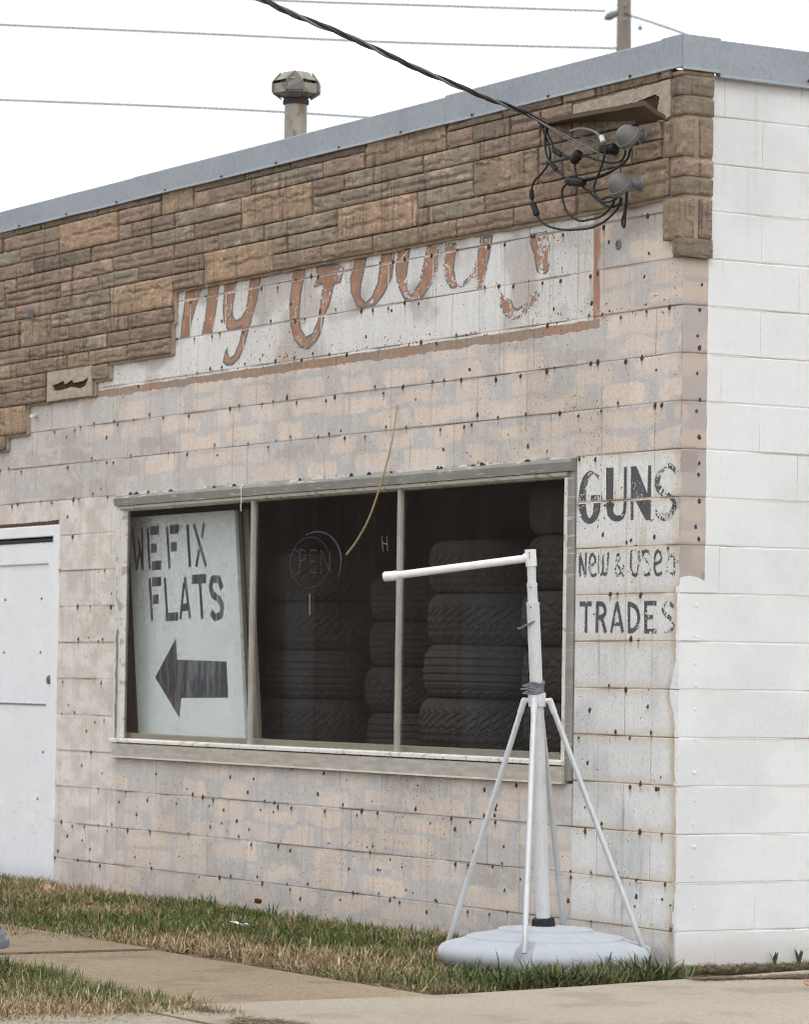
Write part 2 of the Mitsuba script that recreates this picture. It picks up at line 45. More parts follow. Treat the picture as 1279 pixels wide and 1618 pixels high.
STAND = {'pole0': [-0.2554,-0.4976,0.1592],'pole1': [-0.2383,-0.5552,1.0923],'pole2': [-0.241,-0.5635,1.1318],'s1': [-0.2338,-0.5851,1.4966],'s2': [-0.2331,-0.5915,1.5785],'s3': [-0.2321,-0.5966,1.6525],'s4': [-0.2319,-0.6025,1.7186],'arm0': [-0.2392,-0.6113,1.6814],'arm1': [-0.6335,-1.0355,1.6021],'arm2': [-0.656,-1.0595,1.5992],'lf0': [-0.2121,-0.6283,1.084],'lf1': [-0.4221,-0.8723,0.0931],'ff0': [-0.1811,-0.5949,1.0794],'ff1': [0.0543,-0.7907,0.0579],'rf0': [-0.1988,-0.527,1.0852],'rf1': [-0.0758,-0.0876,0.0777],'bf0': [-0.2771,-0.5016,1.0791],'bf1': [-0.5162,-0.229,0.1416],'tie': [-0.2427,-0.5921,1.4092],'wrap': [-0.2395,-0.5614,1.1372]}
STAND_C = [-0.255,-0.4866]
CORD = [[-2.3763,-0.004,2.4813],[-2.3536,-0.02,2.4335],[-2.3402,-0.05,2.2948],[-2.3848,-0.07,2.1291],[-2.4828,-0.08,1.9499],[-2.6101,-0.075,1.8377],[-2.7394,-0.06,1.7706]]
OPENC = [-3.4118,0.11,1.7494]
OPENX = [-3.1646,0.11,1.7444]
OPENZ = [-3.4162,0.11,1.8776]
OPENL = [[[-3.5643,0.105,1.8201],[-3.6036,0.105,1.7952],[-3.6155,0.105,1.7502],[-3.5939,0.105,1.7078],[-3.5532,0.105,1.691]],[[-3.5135,0.105,1.6999],[-3.5177,0.105,1.819],[-3.4577,0.105,1.8112],[-3.4497,0.105,1.7693],[-3.5154,0.105,1.7546]],[[-3.3393,0.105,1.8084],[-3.405,0.105,1.8131],[-3.4011,0.105,1.6979],[-3.329,0.105,1.6966]],[[-3.4031,0.105,1.7555],[-3.344,0.105,1.7543]],[[-3.2898,0.105,1.6959],[-3.2871,0.105,1.8072],[-3.1993,0.105,1.7006],[-3.1966,0.105,1.8114]]]
CHAIN = [[-3.4065,0.11,1.5926],[-3.4027,0.11,1.4839]]
HYD = [[-0.6035,-2.7505,0.05],[-0.6268,-2.8031,0.1912],[-0.6076,-2.7602,0.0797]]
LEAVES = [[-2.9755,-1.5341],[-3.5969,-0.6646],[-3.3527,-0.1897],[-2.9315,-0.6163],[-4.6989,-0.7123],[-3.462,-1.0657],[1.2518,-0.2628]]
PAPER = [[-2.0144,-0.9832],[-2.1925,-0.9343]]
LAMPS = [[[-0.2015,-0.15,3.4852],[-0.2591,-0.05,3.517]],[[-0.2605,-0.15,3.2833],[-0.2809,-0.05,3.3095]]]


# ------------------------------------------------------------------ helpers
M, Z0 = 0.2032, 0.127                      # block module, height of the lowest bed joint
rng = random.Random(7)
nrng = np.random.default_rng(11)

def P(s, z, d=0.0):
    """A point of the shop front: s metres left of the corner, z up, d out of the wall."""
    return (-s, -d, z)

def obj(key, mesh, bsdf, smooth=False, uv=None, color=None, label=None, cat=None, group=None, kind=None):
    k, n = key, 0
    while k in scene:
        n += 1; k = f'{key}_{n:03d}'
    scene[k] = ply(mesh, bsdf, smooth=smooth, uv=uv, color=color)
    tag(k, label, cat, group, kind)
    return k

def thing(name, label, cat, group=None):
    k, n = name, 0
    while k in labels or any(x == k or x.startswith(k + '__') for x in scene):
        n += 1; k = f'{name}_{n:03d}'
    tag(k, label, cat, group)
    return k

def tag(k, label=None, cat=None, group=None, kind=None):
    e = {a: b for a, b in (('label', label), ('category', cat), ('group', group), ('kind', kind)) if b}
    if e: labels[k] = e

def cat_mesh(ms):
    return trimesh.util.concatenate(ms)

def bbox(x0, x1, y0, y1, z0, z1, b=0.0):
    """Box, its edges chamfered by b."""
    x0, x1 = sorted((x0, x1)); y0, y1 = sorted((y0, y1)); z0, z1 = sorted((z0, z1))
    if b <= 0:
        m = trimesh.creation.box(extents=(x1 - x0, y1 - y0, z1 - z0)); m.apply_translation(((x0 + x1) / 2, (y0 + y1) / 2, (z0 + z1) / 2)); return m
    pts = []
    for x in (x0, x1):
        for y in (y0, y1):
            for z in (z0, z1):
                sx, sy, sz = (b if x == x0 else -b), (b if y == y0 else -b), (b if z == z0 else -b)
                pts += [(x, y + sy, z + sz), (x + sx, y, z + sz), (x + sx, y + sy, z)]
    return trimesh.convex.convex_hull(np.array(pts))

def wbox(s0, s1, z0, z1, d0, d1, b=0.0):
    return bbox(-s1, -s0, -d1, -d0, z0, z1, b)

def spline(pts, n=6):
    p = np.asarray(pts, float)
    if len(p) < 3: return np.linspace(p[0], p[-1], n)
    q = np.vstack([2 * p[0] - p[1], p, 2 * p[-1] - p[-2]])
    t = np.linspace(0, 1, n, endpoint=False)[:, None]
    out = [0.5 * (2 * b + (c - a) * t + (2 * a - 5 * b + 4 * c - d) * t ** 2 + (3 * b - a - 3 * c + d) * t ** 3) for a, b, c, d in zip(q[:-3], q[1:-2], q[2:-1], q[3:])]
    return np.vstack(out + [p[-1:]])

def tube(path, r, k=8, cap=True):
    path = np.asarray(path, float); n = len(path)
    r = np.broadcast_to(np.asarray(r, float), n)
    t = np.gradient(path, axis=0); t /= np.linalg.norm(t, axis=1, keepdims=True)
    a = np.cross(t[0], [0.3, 0.2, 0.9]); a /= np.linalg.norm(a)
    rings = []
    for i in range(n):
        a = a - t[i] * (a @ t[i]); a /= np.linalg.norm(a); b = np.cross(t[i], a)
        w = np.arange(k) * 2 * np.pi / k
        rings.append(path[i] + r[i] * (np.cos(w)[:, None] * a + np.sin(w)[:, None] * b))
    v = np.vstack(rings); f = []
    for i in range(n - 1):
        for j in range(k):
            p, q = i * k + j, i * k + (j + 1) % k
            f += [(p, q, q + k), (p, q + k, p + k)]
    if cap:
        v = np.vstack([v, path[:1], path[-1:]]); c0, c1 = len(v) - 2, len(v) - 1
        f += [(c0, (j + 1) % k, j) for j in range(k)] + [(c1, (n - 1) * k + j, (n - 1) * k + (j + 1) % k) for j in range(k)]
    return trimesh.Trimesh(v, f, process=False)

def lathe(profile, k=48, origin=(0, 0, 0), axis=(0, 0, 1)):
    """(r, h) profile turned about the axis through origin."""
    axis = np.asarray(axis, float) / np.linalg.norm(axis)
    a = np.cross(axis, [0.31, 0.95, 0.02] if abs(axis[1]) < .9 else [1, 0, 0]); a /= np.linalg.norm(a); b = np.cross(axis, a)
    w = np.arange(k) * 2 * np.pi / k
    circ = np.cos(w)[:, None] * a + np.sin(w)[:, None] * b
    v = np.vstack([np.asarray(origin) + r * circ + h * axis for r, h in profile]); f = []
    for i in range(len(profile) - 1):
        for j in range(k):
            p, q = i * k + j, i * k + (j + 1) % k
            f += [(p, q, q + k), (p, q + k, p + k)]
    m = trimesh.Trimesh(v, f, process=False); m.merge_vertices(); m.update_faces(m.nondegenerate_faces()); return m

def tri2d(poly):
    v, f = trimesh.creation.triangulate_polygon(poly, engine='earcut')
    v, f = np.asarray(v), np.asarray(f)
    if not poly.interiors and np.allclose(v[0], v[-1]): f = np.where(f == len(v) - 1, 0, f)
    return v, f

def wall_sheet(poly, d):
    """Flat paint: a polygon in (s, z) laid on the shop front, d out of the wall."""
    vs, fs = [], []
    n = 0
    for g in getattr(poly, 'geoms', [poly]):
        if g.geom_type != 'Polygon' or g.area < 2e-6: continue
        v, f = tri2d(g)
        vs.append(np.stack([-v[:, 0], np.full(len(v), -d), v[:, 1]], 1)); fs.append(f + n); n += len(v)
    if not vs: return None
    v, f = np.vstack(vs), np.vstack(fs)
    nn = np.cross(v[f[:, 1]] - v[f[:, 0]], v[f[:, 2]] - v[f[:, 0]])
    f[nn[:, 1] > 0] = f[nn[:, 1] > 0][:, ::-1]
    return trimesh.Trimesh(v, f, process=False)

def wall_prism(poly, d0, d1):
    m = []
    for g in getattr(poly, 'geoms', [poly]):
        if g.geom_type != 'Polygon' or g.area < 1e-6: continue
        e = trimesh.creation.extrude_polygon(g, d1 - d0, engine='earcut')
        v = e.vertices.copy()
        e.vertices = np.stack([-v[:, 0], -(d0 + v[:, 2]), v[:, 1]], 1)
        m.append(e)
    m = cat_mesh(m); m.fix_normals(); return m

def load_poly(data):
    return unary_union([Polygon([(a / 1000, b / 1000) for a, b in rings[0]], [[(a / 1000, b / 1000) for a, b in r] for r in rings[1:]]).buffer(0) for rings in data])

def rand32(x, y=0, z=0):
    """mikit.cell_rand in numpy."""
    x, y, z = ((np.floor(np.asarray(v, float)).astype(np.int64) + 1000000) & 0xFFFFFFFF for v in (x, y, z))
    h = (x * 374761393 + y * 668265263 + z * 2147483647) & 0xFFFFFFFF
    h = ((h ^ (h >> 13)) * 1274126177) & 0xFFFFFFFF
    return ((h ^ (h >> 16)) & 0xFFFFFF) / 16777215.0

# ------------------------------------------------------------------ materials
def C(*c): return mi.Color3f(*c)
def sel(m, a, b): return dr.select(m, a, b)
def principled(color, rough=0.8, metallic=0.0, spec=0.4, **k):
    return {'type': 'twosided', 'bsdf': {'type': 'principled', 'base_color': {'type': 'rgb', 'value': list(color)} if not isinstance(color, dict) else color, 'roughness': rough, 'metallic': metallic, 'specular': spec, **k}}
def bumped(b, fn, scale, eps=2e-3):
    return {'type': 'twosided', 'bsdf': {'type': 'bumpmap', 'arbitrary': proc(fn, eps), 'scale': scale, 'bsdf': b['bsdf']}}

def ghost(s, z, thr):
    """Rounded patches of old paint left between the lost stones: (pink patch, darker patch)."""
    zz = (z - Z0) / (M / 2); r = dr.floor(zz)
    a, b = noise(s * 5, z * 9, 1), noise(s * 38, z * 38, 2)
    wv = (zz - r - 0.5) * (M / 2) + 0.052 * (a - 0.5) + 0.016 * (noise(s * 17, z * 17, 3) - 0.5) + 0.006 * (b - 0.5)
    ws = s + 0.09 * (noise(s * 4, z * 10, 5) - 0.5) + 0.008 * (b - 0.5)
    u = ws / 0.50 + cell_rand(r, 7) * 7; c = dr.floor(u); f = (u - c - 0.5) * 0.50
    rnd = cell_rand(c, r, 1)
    hl, hv = 0.50 * (0.26 + 0.25 * cell_rand(c, r, 2)), 0.026 + 0.026 * cell_rand(c, r, 3)
    dx, dy = dr.maximum(dr.abs(f) - hl + 0.034, 0), dr.maximum(dr.abs(wv) - hv + 0.024, 0)
    m = smoothstep(0.017, -0.013, dr.sqrt(dx * dx + dy * dy * 1.6) - 0.032 + 0.016 * (noise(s * 70, z * 60, 6) - 0.5))
    return m * sel(rnd > thr, 0.62 + 0.38 * cell_rand(c, r, 4), 0.0), m * sel(rnd < thr * 0.4, 1.0, 0.0), b

def nail_stain(s, z):
    """Rust round and below the masonry nails left in the bed joints (same hash as the nails themselves)."""
    k = dr.floor((z - Z0) / M + 0.75)
    i0 = dr.floor(s / 0.17)
    best = mi.Float(9.0)
    for j in (-1, 0, 1):
        i = i0 + j
        ds = s - (i + 0.04 + 0.92 * cell_rand(i, k, 5)) * 0.17
        dz = z - (Z0 + k * M + (cell_rand(i, k, 8) - 0.5) * 0.046)
        d = dr.sqrt(ds * ds * 5 + sel(dz > 0, dz * dz * 7, dz * dz * 0.45))
        best = dr.minimum(best, sel(cell_rand(i, k, 6) < 0.66, d, 9.0))
    return smoothstep(0.035, 0.006, best)

GREY, PINK = (0.565, 0.528, 0.500), (0.745, 0.628, 0.535)
def front_color(p, n, uv):
    s, z = -p.x, p.z
    n1, n3 = fbm(s * 2.6, z * 2.6, 4.0, 3), noise(s * 95, z * 95, 8.0)
    streak = fbm(s * 42, z * 2.4, 9.0, 2)
    far = smoothstep(3.9, 4.9, s) * smoothstep(2.0, 2.2, z)
    pink, dark, b = ghost(s, z, 0.22 + 0.40 * far)
    brush = fbm(s * 18, z * 90, 14.0, 2)
    c = mix(GREY, PINK, dr.clip(pink * (0.60 + 0.75 * n1) + 0.24 * (brush - 0.4), 0, 1))
    c = mix(c, (0.43, 0.365, 0.315), dark * 0.42)
    c = mix(c, (0.47, 0.42, 0.375), smoothstep(0.52, 0.75, n1) * 0.40)
    c = mix(c, (0.66, 0.62, 0.58), smoothstep(0.60, 0.72, fbm(s * 13, z * 21, 17.0, 3)) * 0.5)
    # pier between door and window: scrubbed cream paint
    pl = smoothstep(5.36, 5.39, s) * smoothstep(2.165, 2.155, z)
    scrub = fbm(s * 9, z * 15, 2.0, 3)
    c = mix(c, mix((0.625, 0.555, 0.50), (0.755, 0.70, 0.64), smoothstep(0.26, 0.74, scrub)), pl)
    # pier by the corner: white board paint
    pr = smoothstep(0.806, 0.802, s) * smoothstep(2.158, 2.154, z)
    jz = (z - Z0) / M; jz = dr.abs(jz - dr.round(jz)) * M
    cream = smoothstep(0.065, 0.0, jz + 0.05 * n1 - 0.014) * (0.45 + 0.6 * streak) + smoothstep(0.10, 0.02, s) * 0.7
    w = mix(mix((0.735, 0.725, 0.70), (0.61, 0.61, 0.605), smoothstep(0.45, 0.62, n1) * smoothstep(1.5, 1.1, z)), (0.60, 0.515, 0.41), dr.clip(cream * (0.35 + n1), 0, 1))
    w = mix(w, (0.50, 0.40, 0.285), smoothstep(0.62, 0.80, fbm(s * 30, z * 5, 27.0, 3)) * smoothstep(0.4, 0.6, n1) * 0.45)
    c = mix(c, w, pr)
    # white sign panel with its brown border
    e = 0.006 * (noise(s * 14, z * 14, 3.0) - 0.5)
    inside = smoothstep(0.689, 0.692, s + e * 0.4) * smoothstep(5.76, 5.74, s)
    band_low = 2.701 + 0.012 * noise(s * 6, 0.0, 6.0) + 0.010 * noise(s * 30, 0.0, 7.0)
    panel = mix((0.735, 0.72, 0.69), (0.52, 0.485, 0.455), smoothstep(0.44, 0.66, fbm(s * 3.2, z * 5, 6.0, 3)))
    panel = mix(panel, (0.60, 0.50, 0.37), smoothstep(0.5, 0.8, streak) * smoothstep(0.45, 0.7, n1) * 0.55)
    c = mix(c, panel, inside * smoothstep(2.755, 2.758, z + e))
    border = smoothstep(2.758, 2.755, z + e) * smoothstep(0.0, 0.004, z - band_low) * smoothstep(0.634, 0.637, s) * smoothstep(5.76, 5.74, s)
    c = mix(c, mix((0.33, 0.245, 0.185), (0.37, 0.225, 0.15), smoothstep(0.5, 0.66, noise(s * 7, z * 3, 12.0))), border * (0.82 + 0.18 * b))
    side = smoothstep(0.692, 0.689, s + e) * smoothstep(0.634, 0.638, s) * smoothstep(2.755, 2.758, z) * smoothstep(3.3, 3.1, z)
    c = mix(c, (0.42, 0.215, 0.13), side * smoothstep(0.22, 0.42, fbm(s * 20, z * 8, 7.0, 2)) * 0.9)
    # rust specks, nail stains, grime in the joints, grain
    area = smoothstep(2.86, 2.77, z) * smoothstep(2.72, 2.76, z) * 0.10 + smoothstep(0.52, 0.75, n1) * 0.05
    c = mix(c, (0.30, 0.13, 0.045), smoothstep(0.93 - area, 0.97 - area, n3))
    c = mix(c, (0.27, 0.175, 0.095), nail_stain(s, z) * (0.25 + 0.6 * b) * sel(s > 0.02, 1.0, 0.6))
    c = mix(c, (0.22, 0.17, 0.125), smoothstep(0.011, 0.003, jz) * smoothstep(0.42, 0.66, noise(s * 4, z * 5, 15.0)) * 0.42)
    u2 = s / M; v2 = dr.abs(u2 - dr.round(u2)) * M
    c = mix(c, (0.36, 0.29, 0.22), smoothstep(0.012, 0.0, v2) * smoothstep(0.5, 0.8, noise(dr.round(u2) * 3.7, z * 3, 19.0)) * 0.35)
    # white side paint lapped round the arris, rust down the corner above
    lap = 0.003 + 0.020 * noise(z * 6, 0.0, 21.0) + 0.006 * noise(z * 40, 0.0, 22.0) + 0.045 * dr.exp(-dr.square((z - 1.13) / 0.085))
    low = smoothstep(1.60, 1.56, z)
    c = mix(c, (0.46, 0.36, 0.255), low * smoothstep(lap + 0.05, lap, s) * smoothstep(0.3, 0.65, fbm(s * 20, z * 7, 23.0, 3)) * 0.75)
    c = mix(c, (0.785, 0.785, 0.78), low * smoothstep(lap + 0.002, lap - 0.001, s))
    c = mix(c, (0.36, 0.21, 0.10), (1 - low) * smoothstep(0.016, 0.004, s) * smoothstep(0.42, 0.62, noise(z * 22, s * 60, 24.0)) * smoothstep(3.0, 2.8, z) * 0.7)
    # rain splash and soil at the foot of the wall
    c = mix(c, (0.33, 0.28, 0.235), smoothstep(0.26, -0.02, z + 0.12 * (n1 - 0.5)) * 0.35)
    pit = smoothstep(0.70, 0.88, noise(s * 140, z * 140, 11.0)) * (0.3 + n1)
    return c * (0.93 + 0.10 * streak + 0.12 * (n3 - 0.5) - 0.16 * pit) * (0.955 + 0.09 * dr.clip(uv.y, 0, 1))

def rough_bump(p, n, uv):
    q = p.x + p.y
    return noise(q * 150, p.z * 150, 2.0) * 0.6 + fbm(q * 40, p.z * 40, 5.0, 2)

def mortar_color(p, n, uv):
    s, z = -p.x, p.z
    t = noise(s * 4, z * 5, 3.0)
    return front_color(p, n, uv) * mix((0.40, 0.36, 0.32), (1.0, 0.98, 0.95), smoothstep(0.22, 0.62, t))

def side_color(p, n, uv):
    y, z = p.y, p.z
    n1 = fbm(y * 3, z * 3, 2.0, 3)
    c = mix((0.805, 0.805, 0.80), (0.74, 0.74, 0.735), smoothstep(0.4, 0.75, n1))
    n3 = noise(y * 70, z * 70, 5.0)
    edge = 0.1285 + 0.004 * (noise(z * 18, 0.0, 4.0) - 0.5)
    arc = 1.612 + 0.05 * (dr.square((y - 0.05) / 0.08) * -0.45 + 0.2)
    old = smoothstep(edge + 0.001, edge - 0.001, y) * smoothstep(arc - 0.002, arc + 0.002, z)
    pk, dk, b = ghost(y + 3.0, z, 0.35)
    o = mix((0.47, 0.415, 0.385), (0.60, 0.485, 0.405), pk * 0.8)
    o = mix(o, (0.30, 0.25, 0.21), dk * 0.5 + smoothstep(0.5, 0.8, n1) * 0.4 + smoothstep(0.02, 0.0, dr.abs((z - Z0) / M - dr.round((z - Z0) / M)) * M - 0.003) * 0.25)
    c = mix(c, o, old)
    # drab soil splash near the ground
    c = mix(c, (0.50, 0.44, 0.37), smoothstep(0.16, -0.02, z + 0.10 * (n1 - 0.5)) * 0.5)
    # thin streak of brown under the joints, chips
    jz = (z - Z0) / M; k = dr.round(jz); jz = (jz - k) * M
    line = smoothstep(0.004, 0.001, dr.abs(jz + 0.004)) * smoothstep(0.45, 0.75, noise(y * 4, k * 3.1, 9.0)) * smoothstep(0.13, 0.16, y + 10 * sel(z < 1.6, 1.0, 0.0))
    c = mix(c, (0.36, 0.29, 0.22), line * 0.6)
    pore = smoothstep(0.80, 0.92, noise(y * 120, z * 120, 7.0)) * (0.25 + n1)
    run = smoothstep(0.58, 0.85, fbm(y * 30, z * 1.3, 13.0, 3)) * smoothstep(0.35, 0.6, fbm(y * 1.5, z * 1.1, 15.0, 2))
    return mix(c, (0.60, 0.575, 0.54), run * 0.30) * (0.985 + 0.035 * (n3 - 0.5) - 0.07 * pore)

def side_mortar_color(p, n, uv):
    y, z = p.y, p.z
    c = mix((0.74, 0.73, 0.71), (0.42, 0.36, 0.30), smoothstep(0.55, 0.8, noise(y * 5, z * 5, 3.0)))
    return mix(c, (0.26, 0.21, 0.18), smoothstep(0.131, 0.127, y) * smoothstep(1.60, 1.62, z))

def letter_mat(color, seed, grow=1.0):
    def fn(p, n, uv):
        s, z = -p.x, p.z
        wear = uv.x
        a = fbm(s * 17, z * 15, seed, 2) * 0.55 + noise(s * 130, z * 120, seed + 3.0) * 0.45 * grow + 0.1 * noise(s * 260, z * 240, 1.0)
        keep = smoothstep(wear * 0.80 + 0.02, wear * 0.80 + 0.12, a)
        panel = mix((0.70, 0.685, 0.655), (0.53, 0.50, 0.47), smoothstep(0.44, 0.66, fbm(s * 3.2, z * 5, 6.0, 3)))
        return mix(panel, mi.Color3f(*color) * (0.82 + 0.4 * noise(s * 28, z * 22, seed + 1.0)), keep * 0.96)
    return fn

def stone_color(p, n, uv):
    q = p.x + p.y
    t, br = uv.x, uv.y
    g = fbm(q * 10, p.z * 22, br * 40.0, 3)
    vert = fbm(q * 70, p.z * 6, 3.0, 2)
    fine = noise(q * 180, p.z * 180, 4.0)
    red = mix((0.190, 0.136, 0.106), (0.275, 0.203, 0.158), g)
    grey = mix((0.180, 0.148, 0.115), (0.290, 0.240, 0.187), g)
    tan = mix((0.215, 0.150, 0.103), (0.315, 0.225, 0.155), g)
    och = mix((0.202, 0.152, 0.108), (0.292, 0.225, 0.163), g)
    dark = mix((0.130, 0.106, 0.081), (0.215, 0.175, 0.135), g)
    k = dr.floor(t + 0.5)
    c = sel(k < 0.5, red, sel(k < 1.5, grey, sel(k < 2.5, tan, sel(k < 3.5, och, dark))))
    c = mix(c, (0.085, 0.072, 0.058), smoothstep(0.55, 0.85, vert) * smoothstep(0.35, 0.65, fbm(q * 2.2, p.z * 2.2, 7.0, 2)) * 0.7)
    c = mix(c, c * 1.5, smoothstep(0.58, 0.8, fbm(q * 26, p.z * 60, 9.0, 2)) * 0.6)
    c = mix(c, c * 0.5, smoothstep(0.60, 0.78, fbm(q * 34, p.z * 95, 12.0, 3)) * 0.7)
    pale = smoothstep(0.5, 0.72, fbm(q * 5, p.z * 8, br * 31.0 + 9.0, 3))
    c = mix(c, c * mi.Color3f(1.42, 1.34, 1.26), pale * 0.55)
    return c * (0.98 + 0.40 * dr.clip(br, 0, 1)) * (0.86 + 0.28 * fine)
def stone_bump(p, n, uv):
    q = p.x + p.y
    return fbm(q * 24, p.z * 52, 1.0, 3) + 0.35 * noise(q * 110, p.z * 110, 6.0)

def bed_color(p, n, uv):
    q = p.x + p.y
    g = fbm(q * 12, p.z * 12, 2.0, 3)
    return mix((0.26, 0.21, 0.155), (0.47, 0.39, 0.30), g)
def scratch_color(p, n, uv):
    q = p.x + p.y
    return mix((0.34, 0.28, 0.215), (0.54, 0.46, 0.37), fbm(q * 30, p.z * 60, 2.0, 2))
def scratch_bump(p, n, uv):
    q = p.x + p.y
    return dr.sin((p.z * 1.0 - q * 0.28 + 0.006 * noise(q * 20, p.z * 40, 2.0)) * 420) * 0.5 + noise(q * 60, p.z * 90, 3.0)

def zinc_color(p, n, uv):
    q = p.x + p.y
    sp = noise(q * 110, p.z * 75, 3.0)
    return mix((0.265, 0.295, 0.325), (0.40, 0.43, 0.455), 0.55 * fbm(q * 3, p.z * 7, 1.0, 3) + 0.45 * sp)
def weather_metal(p, n, uv):
    g = fbm(p.x * 8, p.z * 14, p.y * 8, 3)
    c = mix((0.20, 0.19, 0.165), (0.34, 0.325, 0.295), g)
    return mix(c, (0.66, 0.64, 0.60), smoothstep(0.66, 0.78, fbm(p.x * 12, p.z * 120, 3.0, 3)) * 0.55)
def frame_paint(p, n, uv):
    g = fbm(p.x * 10, p.z * 10, p.y * 20, 3)
    c = mix((0.60, 0.565, 0.50), (0.72, 0.695, 0.64), g)
    c = mix(c, (0.30, 0.27, 0.225), smoothstep(0.60, 0.78, fbm(p.x * 40 + 3, p.z * 40, 5.0, 2)) * 0.7)
    return c
def sill_paint(p, n, uv):
    g = fbm(p.x * 14, p.z * 60, 2.0, 3)
    return mix((0.36, 0.325, 0.275), (0.56, 0.515, 0.45), g)
def mullion_paint(p, n, uv):
    return mix((0.29, 0.265, 0.23), (0.43, 0.40, 0.355), fbm(p.x * 30, p.z * 9, 2.0, 3))
def door_color(p, n, uv):
    g = fbm(p.x * 4, p.z * 4, 1.0, 3)
    c = mix((0.80, 0.81, 0.825), (0.85, 0.858, 0.87), g)
    c = mix(c, (0.50, 0.52, 0.55), smoothstep(0.12, -0.02, p.z) * 0.5)
    low = fbm(p.x * 16, p.z * 20, 3.0, 3)
    return mix(c, (0.70, 0.725, 0.765), smoothstep(0.6, 0.78, low) * 0.3)
def door_bump(p, n, uv):
    peel = smoothstep(0.56, 0.62, fbm(p.x * 11, p.z * 13, 8.0, 3)) * smoothstep(0.55, 0.3, p.z) * smoothstep(0.1, 0.3, p.z)
    return peel * 1.6 + 0.15 * noise(p.x * 90, p.z * 90, 1.0)
def ply_color(p, n, uv):
    s, z = -p.x, p.z
    g = fbm(s * 60, z * 5, 2.0, 3)
    c = mix((0.68, 0.75, 0.735), (0.79, 0.845, 0.825), g)
    flake = voronoi(s * 26 + 2 * noise(s * 12, z * 9, 3.0), z * 15)
    c = mix(c, (0.36, 0.35, 0.27), smoothstep(0.05, 0.0, flake[1] - flake[0]) * smoothstep(0.45, 0.7, noise(s * 9, z * 9, 6.0)) * 0.8)
    return mix(c, (0.42, 0.385, 0.27), smoothstep(0.87, 0.78, z) * 0.45)
def sign_ink(p, n, uv):
    s, z = -p.x, p.z
    a = fbm(s * 30, z * 9, 2.0, 3)
    return mix((0.052, 0.055, 0.065), (0.16, 0.165, 0.175), smoothstep(0.35, 0.75, a))
def concrete_color(p, n, uv):
    g = fbm(p.x * 1.3, p.y * 1.3, 1.0, 4)
    f = noise(p.x * 110, p.y * 110, 2.0)
    c = mix((0.178, 0.136, 0.092), (0.245, 0.190, 0.130), g)
    c = mix(c, (0.135, 0.105, 0.072), smoothstep(0.60, 0.75, fbm(p.x * 5, p.y * 5, 6.0, 3)) * 0.45)
    c = mix(c, (0.085, 0.068, 0.05), smoothstep(0.86, 0.95, noise(p.x * 75, p.y * 75, 9.0)) * 0.7)
    return c * (0.82 + 0.36 * f)
def drive_color(p, n, uv):
    g = fbm(p.x * 0.9 + 3, p.y * 0.9, 1.0, 4)
    f = noise(p.x * 120, p.y * 120, 2.0)
    c = mix((0.245, 0.207, 0.160), (0.322, 0.277, 0.221), g)
    c = mix(c, (0.205, 0.168, 0.122), smoothstep(0.56, 0.72, fbm(p.x * 4, p.y * 4, 6.0, 3)) * 0.5)
    return c * (0.85 + 0.3 * f)
def concrete_bump(p, n, uv):
    return noise(p.x * 90, p.y * 90, 1.0) + fbm(p.x * 9, p.y * 9, 2.0, 3)
def soil_color(p, n, uv):
    g = fbm(p.x * 9, p.y * 9, 1.0, 4)
    return mix((0.085, 0.062, 0.038), (0.22, 0.17, 0.105), g)
def tyre_color(p, n, uv):
    return mix((0.024, 0.022, 0.021), (0.058, 0.052, 0.046), fbm(p.x * 6, p.z * 6, p.y * 6, 3))
def vent_color(p, n, uv):
    g = fbm(p.x * 14, p.z * 9, p.y * 14, 3)
    c = mix((0.25, 0.235, 0.20), (0.42, 0.385, 0.325), g)
    return mix(c, (0.24, 0.145, 0.065), smoothstep(0.52, 0.72, fbm(p.x * 20, p.z * 14, p.y * 20 + 4, 3)) * 0.75)
def base_color(p, n, uv):
    g = fbm(p.x * 7, p.y * 7, p.z * 9, 3)
    c = mix((0.40, 0.42, 0.447), (0.445, 0.465, 0.49), g)
    return mix(c, (0.36, 0.34, 0.30), smoothstep(0.58, 0.8, fbm(p.x * 16, p.y * 16, 4.0, 3)) * 0.22 + smoothstep(0.05, 0.0, p.z) * 0.35)
def glass_dust(p, n, uv):
    s, z = -p.x, p.z
    run = fbm(s * 24, z * 1.1, 2.0, 4)
    return 0.003 + 0.008 * smoothstep(0.5, 0.85, run) + 0.008 * smoothstep(0.4, 0.7, fbm(s * 3, z * 3, 5.0, 3)) + 0.035 * smoothstep(0.90, 0.80, z) * (0.5 + run)
def scuffed(col, seed):
    def fn(p, n, uv):
        q = p.x * 30 + p.y * 30
        c = mi.Color3f(*col) * (0.92 + 0.16 * fbm(q, p.z * 9, seed, 3))
        c = mix(c, (0.26, 0.22, 0.17), smoothstep(0.62, 0.80, fbm(q * 1.7, p.z * 26, seed + 4.0, 3)) * 0.16)
        return mix(c, (0.28, 0.235, 0.175), smoothstep(0.24, 0.05, p.z + 0.1 * (fbm(q, p.z * 20, 1.0, 2) - 0.5)) * 0.4)
    return fn
def pole_color(p, n, uv):
    return mix((0.20, 0.175, 0.15), (0.33, 0.30, 0.26), fbm(p.x * 9 + p.y * 9, p.z * 0.8, 3.0, 3))
def cable_color(p, n, uv):
    return mix((0.014, 0.014, 0.015), (0.03, 0.03, 0.032), noise(p.x * 30, p.y * 30, p.z * 30))

